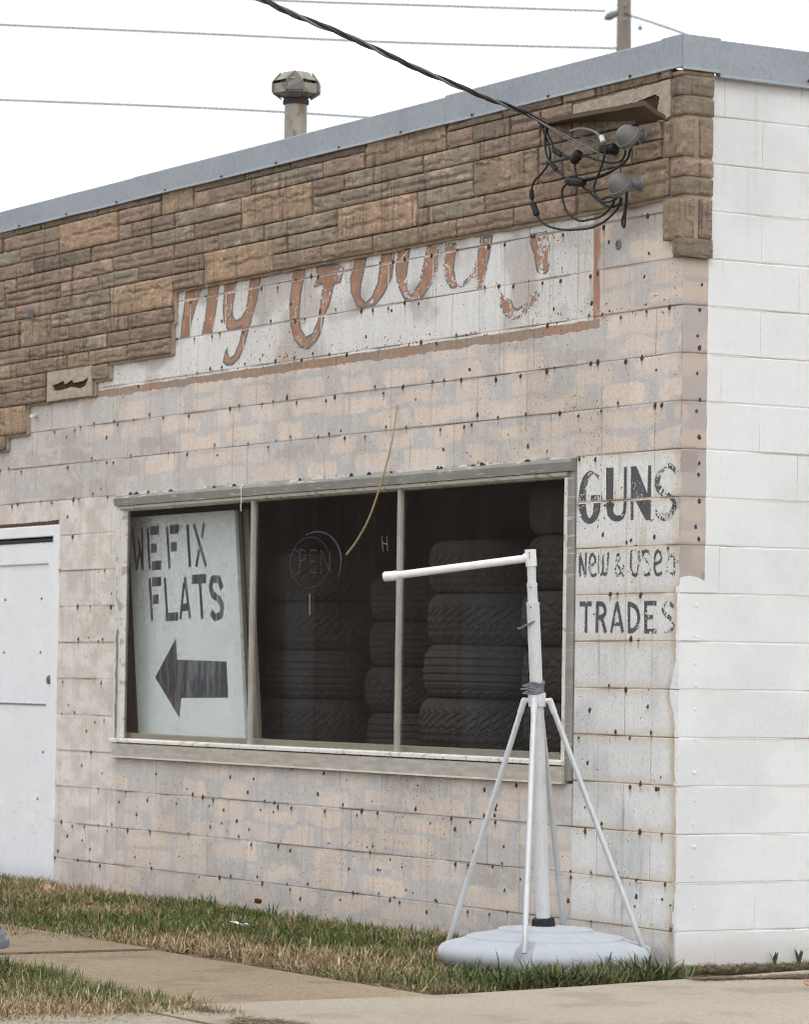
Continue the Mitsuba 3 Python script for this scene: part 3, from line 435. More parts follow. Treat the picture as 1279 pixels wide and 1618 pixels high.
MATS = {
    'mat_wall': bumped(principled(proc(front_color), 0.9, spec=0.2), rough_bump, 0.0012),
    'mat_mortar': principled(proc(mortar_color), 0.95, spec=0.1),
    'mat_side': bumped(principled(proc(side_color), 0.75, spec=0.3), rough_bump, 0.0007),
    'mat_side_mortar': principled(proc(side_mortar_color), 0.9, spec=0.2),
    'mat_ink': principled(proc(letter_mat((0.075, 0.077, 0.082), 3.0)), 0.85, spec=0.25),
    'mat_orange': principled(proc(letter_mat((0.37, 0.197, 0.122), 13.0)), 0.85, spec=0.25),
    'mat_outline': principled(proc(letter_mat((0.165, 0.16, 0.165), 23.0)), 0.85, spec=0.25),
    'mat_stone': bumped(principled(proc(stone_color), 0.92, spec=0.2), stone_bump, 0.0045, 1e-3),
    'mat_bed': bumped(principled(proc(bed_color), 0.95, spec=0.1), rough_bump, 0.002),
    'mat_scratch': bumped(principled(proc(scratch_color), 0.95, spec=0.1), scratch_bump, 0.0025, 8e-4),
    'mat_zinc': principled(proc(zinc_color), 0.55, metallic=0.25),
    'mat_zinc_edge': principled((0.44, 0.46, 0.48), 0.4, metallic=0.5),
    'mat_weathered': principled(proc(weather_metal), 0.6, metallic=0.2),
    'mat_frame': principled(proc(frame_paint), 0.55),
    'mat_sill': principled(proc(sill_paint), 0.7),
    'mat_mullion': principled(proc(mullion_paint), 0.55),
    'mat_alu': principled((0.72, 0.73, 0.74), 0.28, metallic=0.9),
    'mat_door': bumped(principled(proc(door_color), 0.5), door_bump, 0.003),
    'mat_plywood': principled(proc(ply_color), 0.7),
    'mat_plyedge': principled((0.21, 0.185, 0.15), 0.8),
    'mat_signink': principled(proc(sign_ink), 0.6),
    'mat_glass': {'type': 'blendbsdf', 'weight': proc(glass_dust), 'bsdf_0': {'type': 'thindielectric', 'int_ior': 1.5}, 'bsdf_1': {'type': 'twosided', 'bsdf': {'type': 'diffuse', 'reflectance': {'type': 'rgb', 'value': [0.5, 0.47, 0.43]}}}},
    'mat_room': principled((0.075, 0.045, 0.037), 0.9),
    'mat_reveal': principled((0.30, 0.265, 0.20), 0.9),
    'mat_tyre': principled(proc(tyre_color), 0.75, spec=0.35),
    'mat_concrete': bumped(principled(proc(concrete_color), 0.95, spec=0.15), concrete_bump, 0.0005),
    'mat_drive': bumped(principled(proc(drive_color), 0.95, spec=0.15), concrete_bump, 0.0005),
    'mat_soil': principled(proc(soil_color), 1.0, spec=0.05),
    'mat_blade': {'type': 'twosided', 'bsdf': {'type': 'principled', 'base_color': {'type': 'mesh_attribute', 'name': 'vertex_color'}, 'roughness': 0.7, 'specular': 0.3}},
    'mat_steel': principled(proc(scuffed((0.61, 0.62, 0.635), 2.0)), 0.38, metallic=0.35),
    'mat_pvc': principled((0.80, 0.80, 0.785), 0.4),
    'mat_mast': principled(proc(scuffed((0.64, 0.645, 0.65), 7.0)), 0.42, metallic=0.15),
    'mat_base': principled(proc(base_color), 0.5),
    'mat_black': principled((0.012, 0.012, 0.013), 0.55),
    'mat_cable': principled(proc(cable_color), 0.6),
    'mat_wire': principled((0.055, 0.052, 0.048), 0.7),
    'mat_greycable': principled((0.21, 0.21, 0.21), 0.5),
    'mat_strap': principled((0.17, 0.18, 0.20), 0.7),
    'mat_lamp': principled((0.155, 0.15, 0.142), 0.6, metallic=0.1),
    'mat_mount': principled((0.21, 0.225, 0.24), 0.55, metallic=0.3),
    'mat_rust': principled((0.085, 0.05, 0.03), 0.9),
    'mat_canopy': principled((0.105, 0.082, 0.055), 0.9),
    'mat_vent': principled(proc(vent_color), 0.6, metallic=0.15),
    'mat_pole': principled(proc(pole_color), 0.95),
    'mat_cord': principled((0.40, 0.32, 0.19), 0.7),
    'mat_dots': principled((0.105, 0.098, 0.112), 0.4),
    'mat_cowl': principled((0.185, 0.170, 0.155), 0.6, metallic=0.2),
    'mat_collar': principled((0.055, 0.04, 0.033), 0.8),
    'mat_hydrant': principled((0.20, 0.22, 0.25), 0.5, metallic=0.3),
    'mat_leaf': principled((0.30, 0.13, 0.05), 0.8),
    'mat_paper': principled((0.72, 0.73, 0.76), 0.8),
    'mat_brick': principled((0.075, 0.05, 0.043), 0.9),
    'mat_greydoor': principled((0.11, 0.105, 0.10), 0.9),
    'mat_roof': principled((0.12, 0.12, 0.12), 0.95),
}
scene.update(MATS)

# ------------------------------------------------------------------ setting: ground, walkway, drive
def slab(poly, z0, z1):
    m = trimesh.creation.extrude_polygon(poly, z1 - z0, engine='earcut'); m.apply_translation((0, 0, z0)); return m
def ragged(pts, seed, amp=0.04, step=0.05, holes=None):
    """Closed outline broken up by noise."""
    ring = Polygon(pts).exterior; n = max(8, int(ring.length / step))
    q = np.array([ring.interpolate(i / n, normalized=True).coords[0] for i in range(n)])
    d = np.stack([meshkit.fbm(np.c_[q * 3, np.full(n, seed)], 3) - .5, meshkit.fbm(np.c_[q * 3, np.full(n, seed + 9.5)], 3) - .5], 1)
    return Polygon(q + d * amp * 2).buffer(0)

g = trimesh.Trimesh([(-300, -300, -.045), (300, -300, -.045), (300, 300, -.045), (-300, 300, -.045)], [(0, 1, 2), (0, 2, 3)], process=False)
obj('ground', g, 'mat_soil', label='bare brown soil under the grass around the corner shop', kind='structure')
WALK = [(-1.47, -9.2), (0.93, -1.43), (0.93, 0)]
tag('walkway', 'worn brownish concrete walkway crossing in front of the grass strip', kind='structure')
for x0, x1, dz in ((-3.6, -1.49, 0.006), (-1.45, 0.93, 0.0), (-5.8, -3.64, 0.004), (-9.5, -5.84, 0.0)):
    obj('walkway__slab', slab(ragged([(x0, -2.76), (x1, -2.76), (x1, -1.70), (x0, -1.70)], x0, 0.012), -.12, -.012 + dz), 'mat_concrete')
tag('driveway', 'pale concrete drive running past the white side wall', kind='structure')
obj('driveway__slab', slab(ragged([(0.955, -3.02), (4.0, -3.02), (4.0, 1.2), (0.33, 1.2), (0.50, 0.35), (0.66, -0.3), (0.86, -1.2), (0.955, -1.75)], 3.3, 0.02), -.12, .0), 'mat_drive')
obj('driveway__slab', slab(ragged([(0.33, 1.22), (4.0, 1.22), (4.0, 5.2), (0.33, 5.2)], 4.3, 0.012), -.12, .002), 'mat_drive')
obj('driveway__slab', slab(ragged([(0.6, -6.5), (4.0, -6.5), (4.0, -3.04), (1.12, -3.04)], 6.3, 0.015), -.12, -.004), 'mat_drive')

# ------------------------------------------------------------------ the shop
SH = thing('shop_building', 'corner shop of painted concrete block with broken brown stone facing and a wide window', 'building')
WIN = (0.805, 5.402, 0.722, 2.158)          # window opening s0 s1 z0 z1
DOOR = (6.17, 7.12, -0.05, 2.02)
open_front = unary_union([sbox(WIN[0], WIN[2], WIN[1], WIN[3]), sbox(DOOR[0], DOOR[2], DOOR[1], DOOR[3])])
front_body = sbox(0.006, -.3, 9.4, 3.74).difference(open_front)
inner_body = front_body.difference(sbox(WIN[0], WIN[2] + .06, WIN[1] + .42, WIN[3]))
obj(SH + '__front_wall', cat_mesh([wall_prism(front_body, -0.030, -0.0032), wall_prism(inner_body, -0.14, -0.0302)]), 'mat_mortar')

def block_mesh(poly_rect, plane, seed, gap=0.0024, bevel=0.0026, depth=0.03, vgap=None):
    """One concrete block: flat slightly uneven face, arrises rounded and worn. plane 'front' (s, z) or 'side' (y, z)."""
    a0, b0, a1, b1 = poly_rect
    a0 += gap if vgap is None else vgap; a1 -= gap if vgap is None else vgap; b0 += gap * 0.9; b1 -= gap * 0.9
    nx, ny = max(3, int((a1 - a0) / 0.05)), max(3, int((b1 - b0) / 0.05))
    U, V = np.meshgrid(np.linspace(0, 1, nx + 1), np.linspace(0, 1, ny + 1), indexing='ij')
    def ring(off, dep, jit):
        A = a0 + off + (a1 - a0 - 2 * off) * U; B = b0 + off + (b1 - b0 - 2 * off) * V
        w = (meshkit.noise(np.stack([A * 24, B * 24, np.full_like(A, seed)], -1)) - .5) * jit
        edge_a = np.where(U == 0, 1, np.where(U == 1, -1, 0)); edge_b = np.where(V == 0, 1, np.where(V == 1, -1, 0))
        return A + w * edge_a, B + w * edge_b, np.full_like(A, dep)
    Af, Bf, Df = ring(bevel, 0.0, 0.0035)
    Df = Df - 0.0006 * meshkit.noise(np.stack([Af * 8, Bf * 8, np.full_like(Af, seed)], -1))
    face = np.stack([Af, Bf, Df], -1).reshape(-1, 3)
    idx = np.arange((nx + 1) * (ny + 1)).reshape(nx + 1, ny + 1)
    f = [(idx[i, j], idx[i + 1, j], idx[i + 1, j + 1]) for i in range(nx) for j in range(ny)] + [(idx[i, j], idx[i + 1, j + 1], idx[i, j + 1]) for i in range(nx) for j in range(ny)]
    per = [idx[i, 0] for i in range(nx)] + [idx[nx, j] for j in range(ny)] + [idx[i, ny] for i in range(nx, 0, -1)] + [idx[0, j] for j in range(ny, 0, -1)]
    A2, B2, D2 = ring(0.0, -bevel * 0.8, 0.002)
    e2 = np.stack([A2, B2, D2], -1).reshape(-1, 3)[per]; e3 = e2.copy(); e3[:, 2] = -depth
    n0, n = len(face), len(per)
    v = np.vstack([face, e2, e3])
    for q in range(n):
        r = (q + 1) % n
        f += [(per[q], n0 + q, n0 + r), (per[q], n0 + r, per[r]), (n0 + q, n0 + n + q, n0 + n + r), (n0 + q, n0 + n + r, n0 + r)]
    v = np.stack([-v[:, 0], -v[:, 2], v[:, 1]], 1) if plane == 'front' else np.stack([v[:, 2], v[:, 0], v[:, 1]], 1)
    m = trimesh.Trimesh(v, f, process=False)
    nn = m.face_normals; c = (nn[:, 1] if plane == 'front' else -nn[:, 0])
    if c[np.argmax(np.abs(c))] > 0: m.invert()
    return m

STONE_AREA = unary_union([sbox(a + .03, c + .03, b - .03, d + .2) for a, b, c, d, t in STONES])
JOINTS = {-1: [17.43, 19.48, 21.65, 23.77], 0: [2.0, 4.0, 6.06, 8.28, 10.32, 12.48, 14.62, 16.77, 18.84, 21.02, 23.14, 24.18, 26.3], 1: [1, 3.0, 5.0, 6.06, 7.42, 9.47, 11.57, 13.59, 15.67, 17.69, 19.84, 21.91, 23.06, 25.11, 27.2],
          2: [2, 4, 6.1, 8.1, 10.15, 12.14, 14.16, 16.27, 18.35, 20.39, 22.47, 24.53, 26.5], 3: [1, 3], 4: [2], 5: [1, 3], 6: [2], 7: [1, 3], 8: [2], 9: [1, 3],
          10: [1, 2.98, 5.04, 7.07, 9.1, 11.1, 13.2, 15.2, 17.2, 19.2, 21.3, 23.3, 25.4, 27.4, 29.4], 11: [2.0, 4.0, 6.07, 8.11, 10.14, 12.24, 13.95, 15.94, 17.92, 19.97, 21.99, 24.1, 26.1, 28.2, 30.3],
          12: [1, 2.9, 4.04, 5.76, 7.2, 8.6, 10.58, 12.64, 14.68, 16.73, 18.78, 20.69, 22.78, 24.8, 26.8, 28.9, 31], 13: [2, 3.94, 6.01, 8.1, 9.27, 11.4, 13.36, 15.43, 17.5, 19.5, 21.6, 23.6, 25.7], 14: [1.1, 3.0, 5.1, 7.2, 8.2, 10.14, 12.2, 14.28, 16.3, 18.4, 20.5, 22.5]}
for c in range(3, 10): JOINTS[c] = JOINTS[c] + ([27.5, 28.6] if c % 2 else [28.2])
BLOCKS = []
for c in range(-1, 17):
    js = JOINTS.get(c) or [1.0 + (c % 2) + 2 * i for i in range(20)]
    js = [0.0] + [j * M for j in js]
    while js[-1] < 9.2: js.append(js[-1] + 2 * M)
    z0, z1 = Z0 + M * c, Z0 + M * (c + 1)
    if c == -1: z0 = -0.1
    for a, b in zip(js[:-1], js[1:]):
        r = sbox(a, z0, b, min(z1, 3.70)).difference(open_front)
        for q in getattr(r, 'geoms', [r]):
            if q.is_empty or q.area < 1e-4 or STONE_AREA.contains(q): continue
            x0, y0, x1, y1 = q.bounds
            if x1 - x0 < .03 or y1 - y0 < .03 or x0 > 7.8: continue
            if q.area < (x1 - x0) * (y1 - y0) - 1e-4:        # an L round a corner of an opening: keep its full-height part
                parts = [sbox(x0, y0, DOOR[0], y1), sbox(DOOR[1], y0, x1, y1), sbox(x0, DOOR[3], x1, y1)] if x0 > 5.75 else [sbox(x0, y0, WIN[0], y1), sbox(x0, WIN[3], x1, y1), sbox(WIN[1], y0, x1, WIN[3]), sbox(x0, y0, x1, WIN[2]), sbox(DOOR[1], y0, x1, y1)]
                done = Polygon()
                for w in parts:
                    w = w.intersection(q).difference(done)
                    if w.area > 1e-3 and w.geom_type == 'Polygon':
                        BLOCKS.append(w.bounds); done = done.union(w)
                continue
            BLOCKS.append((x0, y0, x1, y1))
for i, r in enumerate(BLOCKS):
    m = block_mesh(r, 'front', i * 1.37)
    obj(SH + '__front_wall__block', m, 'mat_wall', smooth=False, uv=np.stack([np.full(len(m.vertices), .5) + m.vertices[:, 0] * 1e-3, np.full(len(m.vertices), rng.random()) + m.vertices[:, 2] * 1e-3], 1))
FACES = unary_union([sbox(a + .006, b + .006, c - .006, d - .006) for a, b, c, d in BLOCKS])

obj(SH + '__side_wall', bbox(-0.14, -0.0028, 0.006, 7.0, -.3, 3.74), 'mat_side_mortar')
n_side = 0
for c in range(-1, 18):
    z0, z1 = Z0 + M * c, min(Z0 + M * (c + 1), 3.76)
    if c == -1: z0 = -0.1
    js = [0.0] + [(1 + (c % 2 == 0) + 2 * i) * M for i in range(9)]
    for a, b in zip(js[:-1], js[1:]):
        if a > 1.4: continue
        m = block_mesh((a, z0, b, z1), 'side', 300 + n_side, gap=0.0022, bevel=0.0035, vgap=0.0009); n_side += 1
        obj(SH + '__side_wall__block', m, 'mat_side', uv=np.c_[m.vertices[:, 1], m.vertices[:, 2]])
obj(SH + '__roof', bbox(-9.3, -0.15, 0.15, 7.0, 3.6, 3.72), 'mat_roof')
obj(SH + '__back_wall', cat_mesh([bbox(-9.4, -0.14, 6.9, 7.0, -.3, 3.74), bbox(-9.4, -9.3, 0.0, 6.9, -.3, 3.74)]), 'mat_mortar')
# the dark room behind the glass
RM = SH + '__shop_room'
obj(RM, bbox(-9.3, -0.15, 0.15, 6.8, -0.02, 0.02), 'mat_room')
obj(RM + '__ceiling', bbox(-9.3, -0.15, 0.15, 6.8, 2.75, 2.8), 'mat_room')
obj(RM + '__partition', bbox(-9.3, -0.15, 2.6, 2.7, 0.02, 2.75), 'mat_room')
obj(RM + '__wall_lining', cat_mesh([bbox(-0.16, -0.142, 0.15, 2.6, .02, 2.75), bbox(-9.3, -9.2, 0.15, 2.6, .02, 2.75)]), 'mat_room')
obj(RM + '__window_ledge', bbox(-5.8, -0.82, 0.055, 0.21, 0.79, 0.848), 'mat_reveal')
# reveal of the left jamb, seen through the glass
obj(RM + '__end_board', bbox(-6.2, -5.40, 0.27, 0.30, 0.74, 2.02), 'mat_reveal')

# window
WN = SH + '__window'
s0, s1, z0, z1 = WIN
def molding(profile, s_a, s_b):
    """Horizontal moulding: (d, z) profile run from s_a to s_b."""
    n = len(profile); v = np.array([P(s, z, d) for s in (s_a, s_b) for d, z in profile]); f = []
    for i in range(n):
        j = (i + 1) % n; f += [(i, j, n + j), (i, n + j, n + i)]
    t = tri2d(Polygon(profile))[1]; 
    m = trimesh.Trimesh(v, f + [tuple(x) for x in t] + [tuple(x[::-1] + n) for x in t], process=False); m.fix_normals(); return m
def v_molding(profile, z_a, z_b):
    n = len(profile); v = np.array([P(s, z, d) for z in (z_a, z_b) for d, s in profile]); f = []
    for i in range(n):
        j = (i + 1) % n; f += [(i, j, n + j), (i, n + j, n + i)]
    t = tri2d(Polygon(profile))[1]
    m = trimesh.Trimesh(v, f + [tuple(x) for x in t] + [tuple(x[::-1] + n) for x in t], process=False); m.fix_normals(); return m
obj(WN + '__head', molding([(-.06, z1 - .004), (.018, z1 - .004), (.034, z1 - .020), (.030, z1 - .060), (-.06, z1 - .060)], s0 + .002, s1 - .002), 'mat_weathered', label='weathered dull grey head of the shop window frame')
obj(WN + '__head_bead', molding([(-.06, z1 - .061), (.016, z1 - .061), (.022, z1 - .068), (.016, z1 - .078), (-.012, z1 - .086), (-.06, z1 - .086)], s0 + .05, s1 - .05), 'mat_frame')
for nm, a, b in (('right', s0, 1), ('left', s1, -1)):
    obj(WN + '__jamb', v_molding([(-.016, a + .003 * b), (.006, a + .003 * b), (.016, a + .012 * b), (.012, a + .050 * b), (-.016, a + .050 * b)], z0 + .012, z1 - .062), 'mat_weathered' if nm == 'right' else 'mat_frame')
    obj(WN + '__jamb_bead', v_molding([(-.016, a + .051 * b), (.010, a + .051 * b), (.013, a + .060 * b), (.008, a + .084 * b), (-.008, a + .093 * b), (-.016, a + .093 * b)], z0 + .10, z1 - .087), 'mat_frame')
# a bent strip of bare metal on the left jamb
zz = np.linspace(.79, 1.42, 26); dv = np.array([(math.sin(z * 31) * .5 + math.sin(z * 67 + 1)) for z in zz]) * .0045
strip = np.array([[P(5.372 - .014 * k + d * .6, z, .0165 + d * (k - 1) * .8 - .004 * abs(k - 1) + .003) for k in range(3)] for z, d in zip(zz, dv)])
idx = np.arange(78).reshape(26, 3)
obj(WN + '__bent_strip', trimesh.Trimesh(strip.reshape(-1, 3), [t for i in range(25) for k in range(2) for t in ((idx[i, k], idx[i, k + 1], idx[i + 1, k + 1]), (idx[i, k], idx[i + 1, k + 1], idx[i + 1, k]))], process=False), 'mat_alu', smooth=True, label='dented strip of bare shiny metal low on the left window jamb')
obj(WN + '__sill_bead', molding([(-.06, z0 + .100), (.014, z0 + .100), (.030, z0 + .094), (.032, z0 + .080), (.020, z0 + .077), (-.06, z0 + .077)], s0 + .047, s1 + .012), 'mat_frame')
obj(WN + '__sill', molding([(-.06, z0 + .073), (.020, z0 + .073), (.027, z0 + .067), (.024, z0 + .004), (.030, z0 - .004), (-.02, z0 - .006), (-.06, z0 + .0)], s0 + .047, s1 - .03), 'mat_sill')
obj(WN + '__sill_gap', wbox(s0 + .05, s1 - .05, z0 + .0725, z0 + .0785, -.05, .006), 'mat_black')
MUL = (2.342, 3.829)
for sm in MUL:
    obj(WN + '__mullion', v_molding([(-.018, sm - .015), (.000, sm - .015), (.005, sm - .010), (.005, sm + .010), (.000, sm + .015), (-.018, sm + .015)], z0 + .098, z1 - .084), 'mat_mullion')
gs = [s0 + .07, *MUL, s1 - .07]
for a, b in zip(gs[:-1], gs[1:]):
    v = np.array([P(a, z0 + .08, -.012), P(b, z0 + .08, -.012), P(b, z1 - .07, -.012), P(a, z1 - .07, -.012)])
    obj(WN + '__pane', trimesh.Trimesh(v, [(0, 1, 2), (0, 2, 3)], process=False), 'mat_glass')
# marks scratched on the middle pane
obj(WN + '__pane_001__mark', cat_mesh([wall_sheet(LineString([(a, b), (c, d)]).buffer(.0022), -.0105) for a, b, c, d in ((2.52, 1.855, 2.51, 1.785), (2.475, 1.855, 2.465, 1.785), (2.52, 1.825, 2.468, 1.815))]), 'mat_greycable')
# flaking caulk above the head
ck = unary_union([Polygon([(s, z1 - .003), (s + w, z1 - .003), (s + w * .8, z1 + h), (s + w * .3, z1 + h * 1.3)]) for s, w, h in [(rng.uniform(.85, 5.3), rng.uniform(.03, .14), rng.uniform(.003, .012)) for _ in range(40)]])
obj(WN + '__caulk', wall_prism(ck, 0.001, 0.004), 'mat_frame', kind='stuff')
ck = unary_union([Polygon([(s, z1 - .006), (s + w, z1 - .006), (s + w * .7, z1 + h), (s + w * .5, z1 + h * 1.6), (s + w * .3, z1 + h)]) for s, w, h in [(rng.uniform(.85, 5.3), rng.uniform(.03, .08), rng.uniform(.004, .011)) for _ in range(16)]])
obj(WN + '__caulk_gap', wall_prism(ck, 0.0062, 0.0075), 'mat_black', kind='stuff')

# door
DR = SH + '__door'
obj(DR + '__frame', cat_mesh([wbox(6.155, 6.225, -.05, 2.02, -.1, .012, .004), wbox(6.225, 7.2, 1.955, 2.02, -.1, .012, .004)]), 'mat_door')
obj(DR + '__head_gap', wbox(6.20, 7.2, 1.928, 1.945, -.07, .005), 'mat_black')
obj(DR + '__panel', cat_mesh([wbox(6.228, 7.1, -.03, 1.925, -.08, -.016, .004), wbox(6.228, 6.305, -.03, 1.925, -.016, -.002, .004), wbox(6.306, 7.1, 1.80, 1.925, -.016, -.002, .004)]), 'mat_door')
obj(DR + '__panel__rail', wbox(6.31, 7.1, .988, .996, -.016, -.010), 'mat_mount')
obj(DR + '__lock', lathe([(0, .018), (.014, .018), (.024, .012), (.027, 0)], 20, P(6.262, 1.135, -.004), (0, -1, 0)), 'mat_lamp', smooth=30)
obj(DR + '__pull_plate', wbox(6.30, 6.335, .60, .92, -.016, -.011, .002), 'mat_door')
sc = [lathe([(0, .004), (.007, .003), (.009, 0)], 8, P(s, z, -.016), (0, -1, 0)) for s, z in ((6.42, 1.60), (6.93, 1.60), (6.42, 1.29), (6.93, 1.29), (6.36, .72), (6.42, .45))]
for m in sc: obj(DR + '__screw', m, 'mat_rust')
obj(SH + '__lintel_crack', wall_prism(ragged([(6.17, 2.018), (7.8, 2.018), (7.8, 2.036), (6.17, 2.048)], 5.0, .010, .03), 0.0006, .004), 'mat_rust')

# stone facing
SV = SH + '__stone_facing'
bed = unary_union([sbox(a - .010, c - .010, b + .010, min(d + .012, 3.775)) for a, b, c, d, t in STONES] + [sbox(PATCH[0] - .012, PATCH[2] - .008, PATCH[1] + .01, PATCH[3] + .01)] + [Polygon(MORTAR_PATCH).buffer(.012)])
bed = bed.buffer(.006).buffer(-.006)
bed = bed.intersection(sbox(.02, 2.2, 8, 3.775))
ring = bed.simplify(.001)
def rag(poly, amp, seed):
    out = []
    for g in getattr(poly, 'geoms', [poly]):
        rs = []
        for r in [g.exterior, *g.interiors]:
            n = max(8, int(r.length / .015)); q = np.array([r.interpolate(i / n, normalized=True).coords[0] for i in range(n)])
            d = np.stack([meshkit.fbm(np.c_[q * 14, np.full(n, seed + k * 9.5)], 2) - .5 for k in (0, 1)], 1)
            rs.append(q + d * amp)
        out.append(Polygon(rs[0], rs[1:]).buffer(0))
    return unary_union(out)
obj(SV, wall_prism(rag(bed, .014, 2.0), 0.0008, 0.017), 'mat_bed')
TID = {'r': 0, 'p': 0, 'g': 1, 'k': 4, 't': 2, 'o': 3, 'y': 3, 'd': 4, 'm': 1}

def stone_mesh(a0, b0, a1, b1, thick, seed, plane='front', amp=0.0050, base=0.012, crease=True):
    w, h = a1 - a0, b1 - b0
    nx, ny = max(6, int(w / .011)), max(6, int(h / .008))
    u, v = np.meshgrid(np.linspace(0, 1, nx + 1), np.linspace(0, 1, ny + 1), indexing='ij')
    wob = lambda k, f: meshkit.fbm(np.stack([u * w * f, v * h * f, np.full_like(u, seed * 3.7 + k)], -1), 3) - .5
    A = a0 + u * w + wob(1, 11) * .007; B = b0 + v * h + wob(2, 11) * .007
    ed = np.minimum(np.minimum(u * w, (1 - u) * w), np.minimum(v * h, (1 - v) * h))
    D = thick - .005 * np.clip(1 - ed / .010, 0, 1) ** 2 + amp * (wob(3, 9) * .9 + wob(4, 26) * .7)
    if crease:                                   # split ledge with a wavy lip, as rock-faced stone breaks
        for q in range(1 + (h > .12)):
            lip = (.22 + .38 * meshkit.noise(np.array([seed, q, 5.0])) + .32 * q) + .30 * (meshkit.fbm(np.stack([u * w * 9, np.full_like(u, q), np.full_like(u, seed * 1.3)], -1), 3) - .5)
            run = np.clip((meshkit.noise(np.stack([u * w * 5, np.full_like(u, q + 3.0), np.full_like(u, seed)], -1)) - .25) * 4, 0, 1)
            D = D + run * np.where(v < lip, np.clip(1 - (lip - v) * h / .022, 0, 1) * -(.003 + .006 * meshkit.noise(np.array([seed * 2.3, 4.0, q]))), 0) + run * .002 * (v > lip)
    vert = np.stack([A, B, D], -1).reshape(-1, 3)
    idx = np.arange((nx + 1) * (ny + 1)).reshape(nx + 1, ny + 1)
    f = []
    for i in range(nx):
        for j in range(ny): f += [(idx[i, j], idx[i + 1, j], idx[i + 1, j + 1]), (idx[i, j], idx[i + 1, j + 1], idx[i, j + 1])]
    per = [idx[i, 0] for i in range(nx)] + [idx[nx, j] for j in range(ny)] + [idx[i, ny] for i in range(nx, 0, -1)] + [idx[0, j] for j in range(ny, 0, -1)]
    e0 = vert[per].copy(); e = e0.copy(); e[:, 2] = base; n0, n = len(vert), len(per); vert = np.vstack([vert, e0, e])
    for q in range(n):
        r = (q + 1) % n; f += [(n0 + q, n0 + n + q, n0 + n + r), (n0 + q, n0 + n + r, n0 + r)]
    vert = np.stack([-vert[:, 0], -vert[:, 2], vert[:, 1]], 1) if plane == 'front' else np.stack([vert[:, 2], vert[:, 0], vert[:, 1]], 1)
    m = trimesh.Trimesh(vert, f, process=False)
    nn = m.face_normals[0]
    if (nn[1] if plane == 'front' else -nn[0]) > 0: m.invert()
    return m
def stone_uv(m, t, br): return np.stack([np.full(len(m.vertices), float(t)) + m.vertices[:, 0] * 1e-3, np.full(len(m.vertices), br) + m.vertices[:, 2] * 1e-3], 1)
for i, (a, b, c, d, t) in enumerate(STONES):
    m = stone_mesh(a + .0045, c + .0045, b - .0045, d - .0045, rng.uniform(.034, .042), i)
    br = rng.uniform(.25, .75) + (.35 if t in 'pyt' else 0)
    obj(SV + '__stone', m, 'mat_stone', smooth=True, uv=stone_uv(m, TID[t], br))
# fill stones out to the left, past the frame
for k, z in enumerate(np.arange(2.56, 3.70, .0838)):
    s = 7.25
    while s < 9.0:
        e = s + rng.uniform(.25, .5)
        m = stone_mesh(s + .005, z + .004, e - .005, z + .079, .036, 500 + k + s)
        if s > 7.45: obj(SV + '__stone', m, 'mat_stone', smooth=True, uv=stone_uv(m, rng.choice([0, 0, 1, 3]), rng.random()))
        s = e
# quoins wrap the corner
for i, (a, c, d, t) in enumerate(QUOINS):
    full = i in (0, 1, 2, 4, 5, 7)
    fr = stone_mesh(-.030, c + .003, a - .004, d - .003, .036, 700 + i, amp=.008, base=-.0, crease=False)
    sd = stone_mesh(-.030, c + .003, .127 if full else .030, d - .003, .034, 720 + i, 'side', amp=.008, base=-.0, crease=False)
    both = [fr, sd]
    br = rng.uniform(.3, .8)
    m = cat_mesh(both); obj(SV + '__quoin', m, 'mat_stone', smooth=True, uv=stone_uv(m, TID[t], br))
    if not full:
        m = stone_mesh(.056, c + .004, .124, d - .004, .034, 740 + i, 'side', amp=.006, base=-.0, crease=False)
        obj(SV + '__quoin', m, 'mat_stone', smooth=True, uv=stone_uv(m, 0, .4))
zq = [q[1] for q in QUOINS]
obj(SV + '__quoin_bed', cat_mesh([bbox(.0005, .022, -.020, .124, 2.99, 3.765), bbox(-.06, .0, -.020, -.001, 2.99, 3.765), bbox(-.115, -.06, -.020, -.001, 3.05, 3.765)]), 'mat_bed')
# two places where the stone has gone and scratched render with wire lath shows
pr = sbox(PATCH[0], PATCH[2], PATCH[1], PATCH[3])
hole = Polygon(PATCH_HOLE)
obj(SV + '__render_patch', wall_prism(rag(pr, .010, 5.0).difference(hole.buffer(.001)), .0225, .034), 'mat_scratch', label='bare scratched render where a stone has fallen off, torn open in the middle')
lat = [wall_prism(LineString([(s, PATCH[2] + .02), (s + .12, PATCH[3] - .02)]).buffer(.0012).intersection(hole), .0235, .0262) for s in np.arange(PATCH[0] - .1, PATCH[1], .011) if LineString([(s, PATCH[2] + .02), (s + .12, PATCH[3] - .02)]).buffer(.0012).intersection(hole).area > 1e-5]
obj(SV + '__render_patch__lath', cat_mesh(lat), 'mat_rust', kind='stuff')
obj(SV + '__render_patch__hollow', wall_sheet(hole, .0232), 'mat_black')
mp = Polygon(MORTAR_PATCH)
tear = Polygon([(MORTAR_PATCH[2][0] + .0 - .0, MORTAR_PATCH[2][1] - .045), (.40, 3.66), (.30, 3.655), (.17, 3.60), (.15, 3.665), (.20, 3.69)]).buffer(.002)
obj(SV + '__render_patch', wall_prism(rag(mp, .012, 8.0).difference(tear), .0225, .033), 'mat_scratch')
lat = []
for s in np.arange(.05, .6, .011):
    for dx in (.12, -.12):
        q = LineString([(s, 3.58), (s + dx, 3.70)]).buffer(.0012).intersection(tear)
        if q.area > 1e-5: lat.append(wall_prism(q, .0235, .0262))
obj(SV + '__render_patch_001__lath', cat_mesh(lat), 'mat_rust', kind='stuff')
obj(SV + '__render_patch_001__hollow', wall_sheet(tear, .0232), 'mat_black')

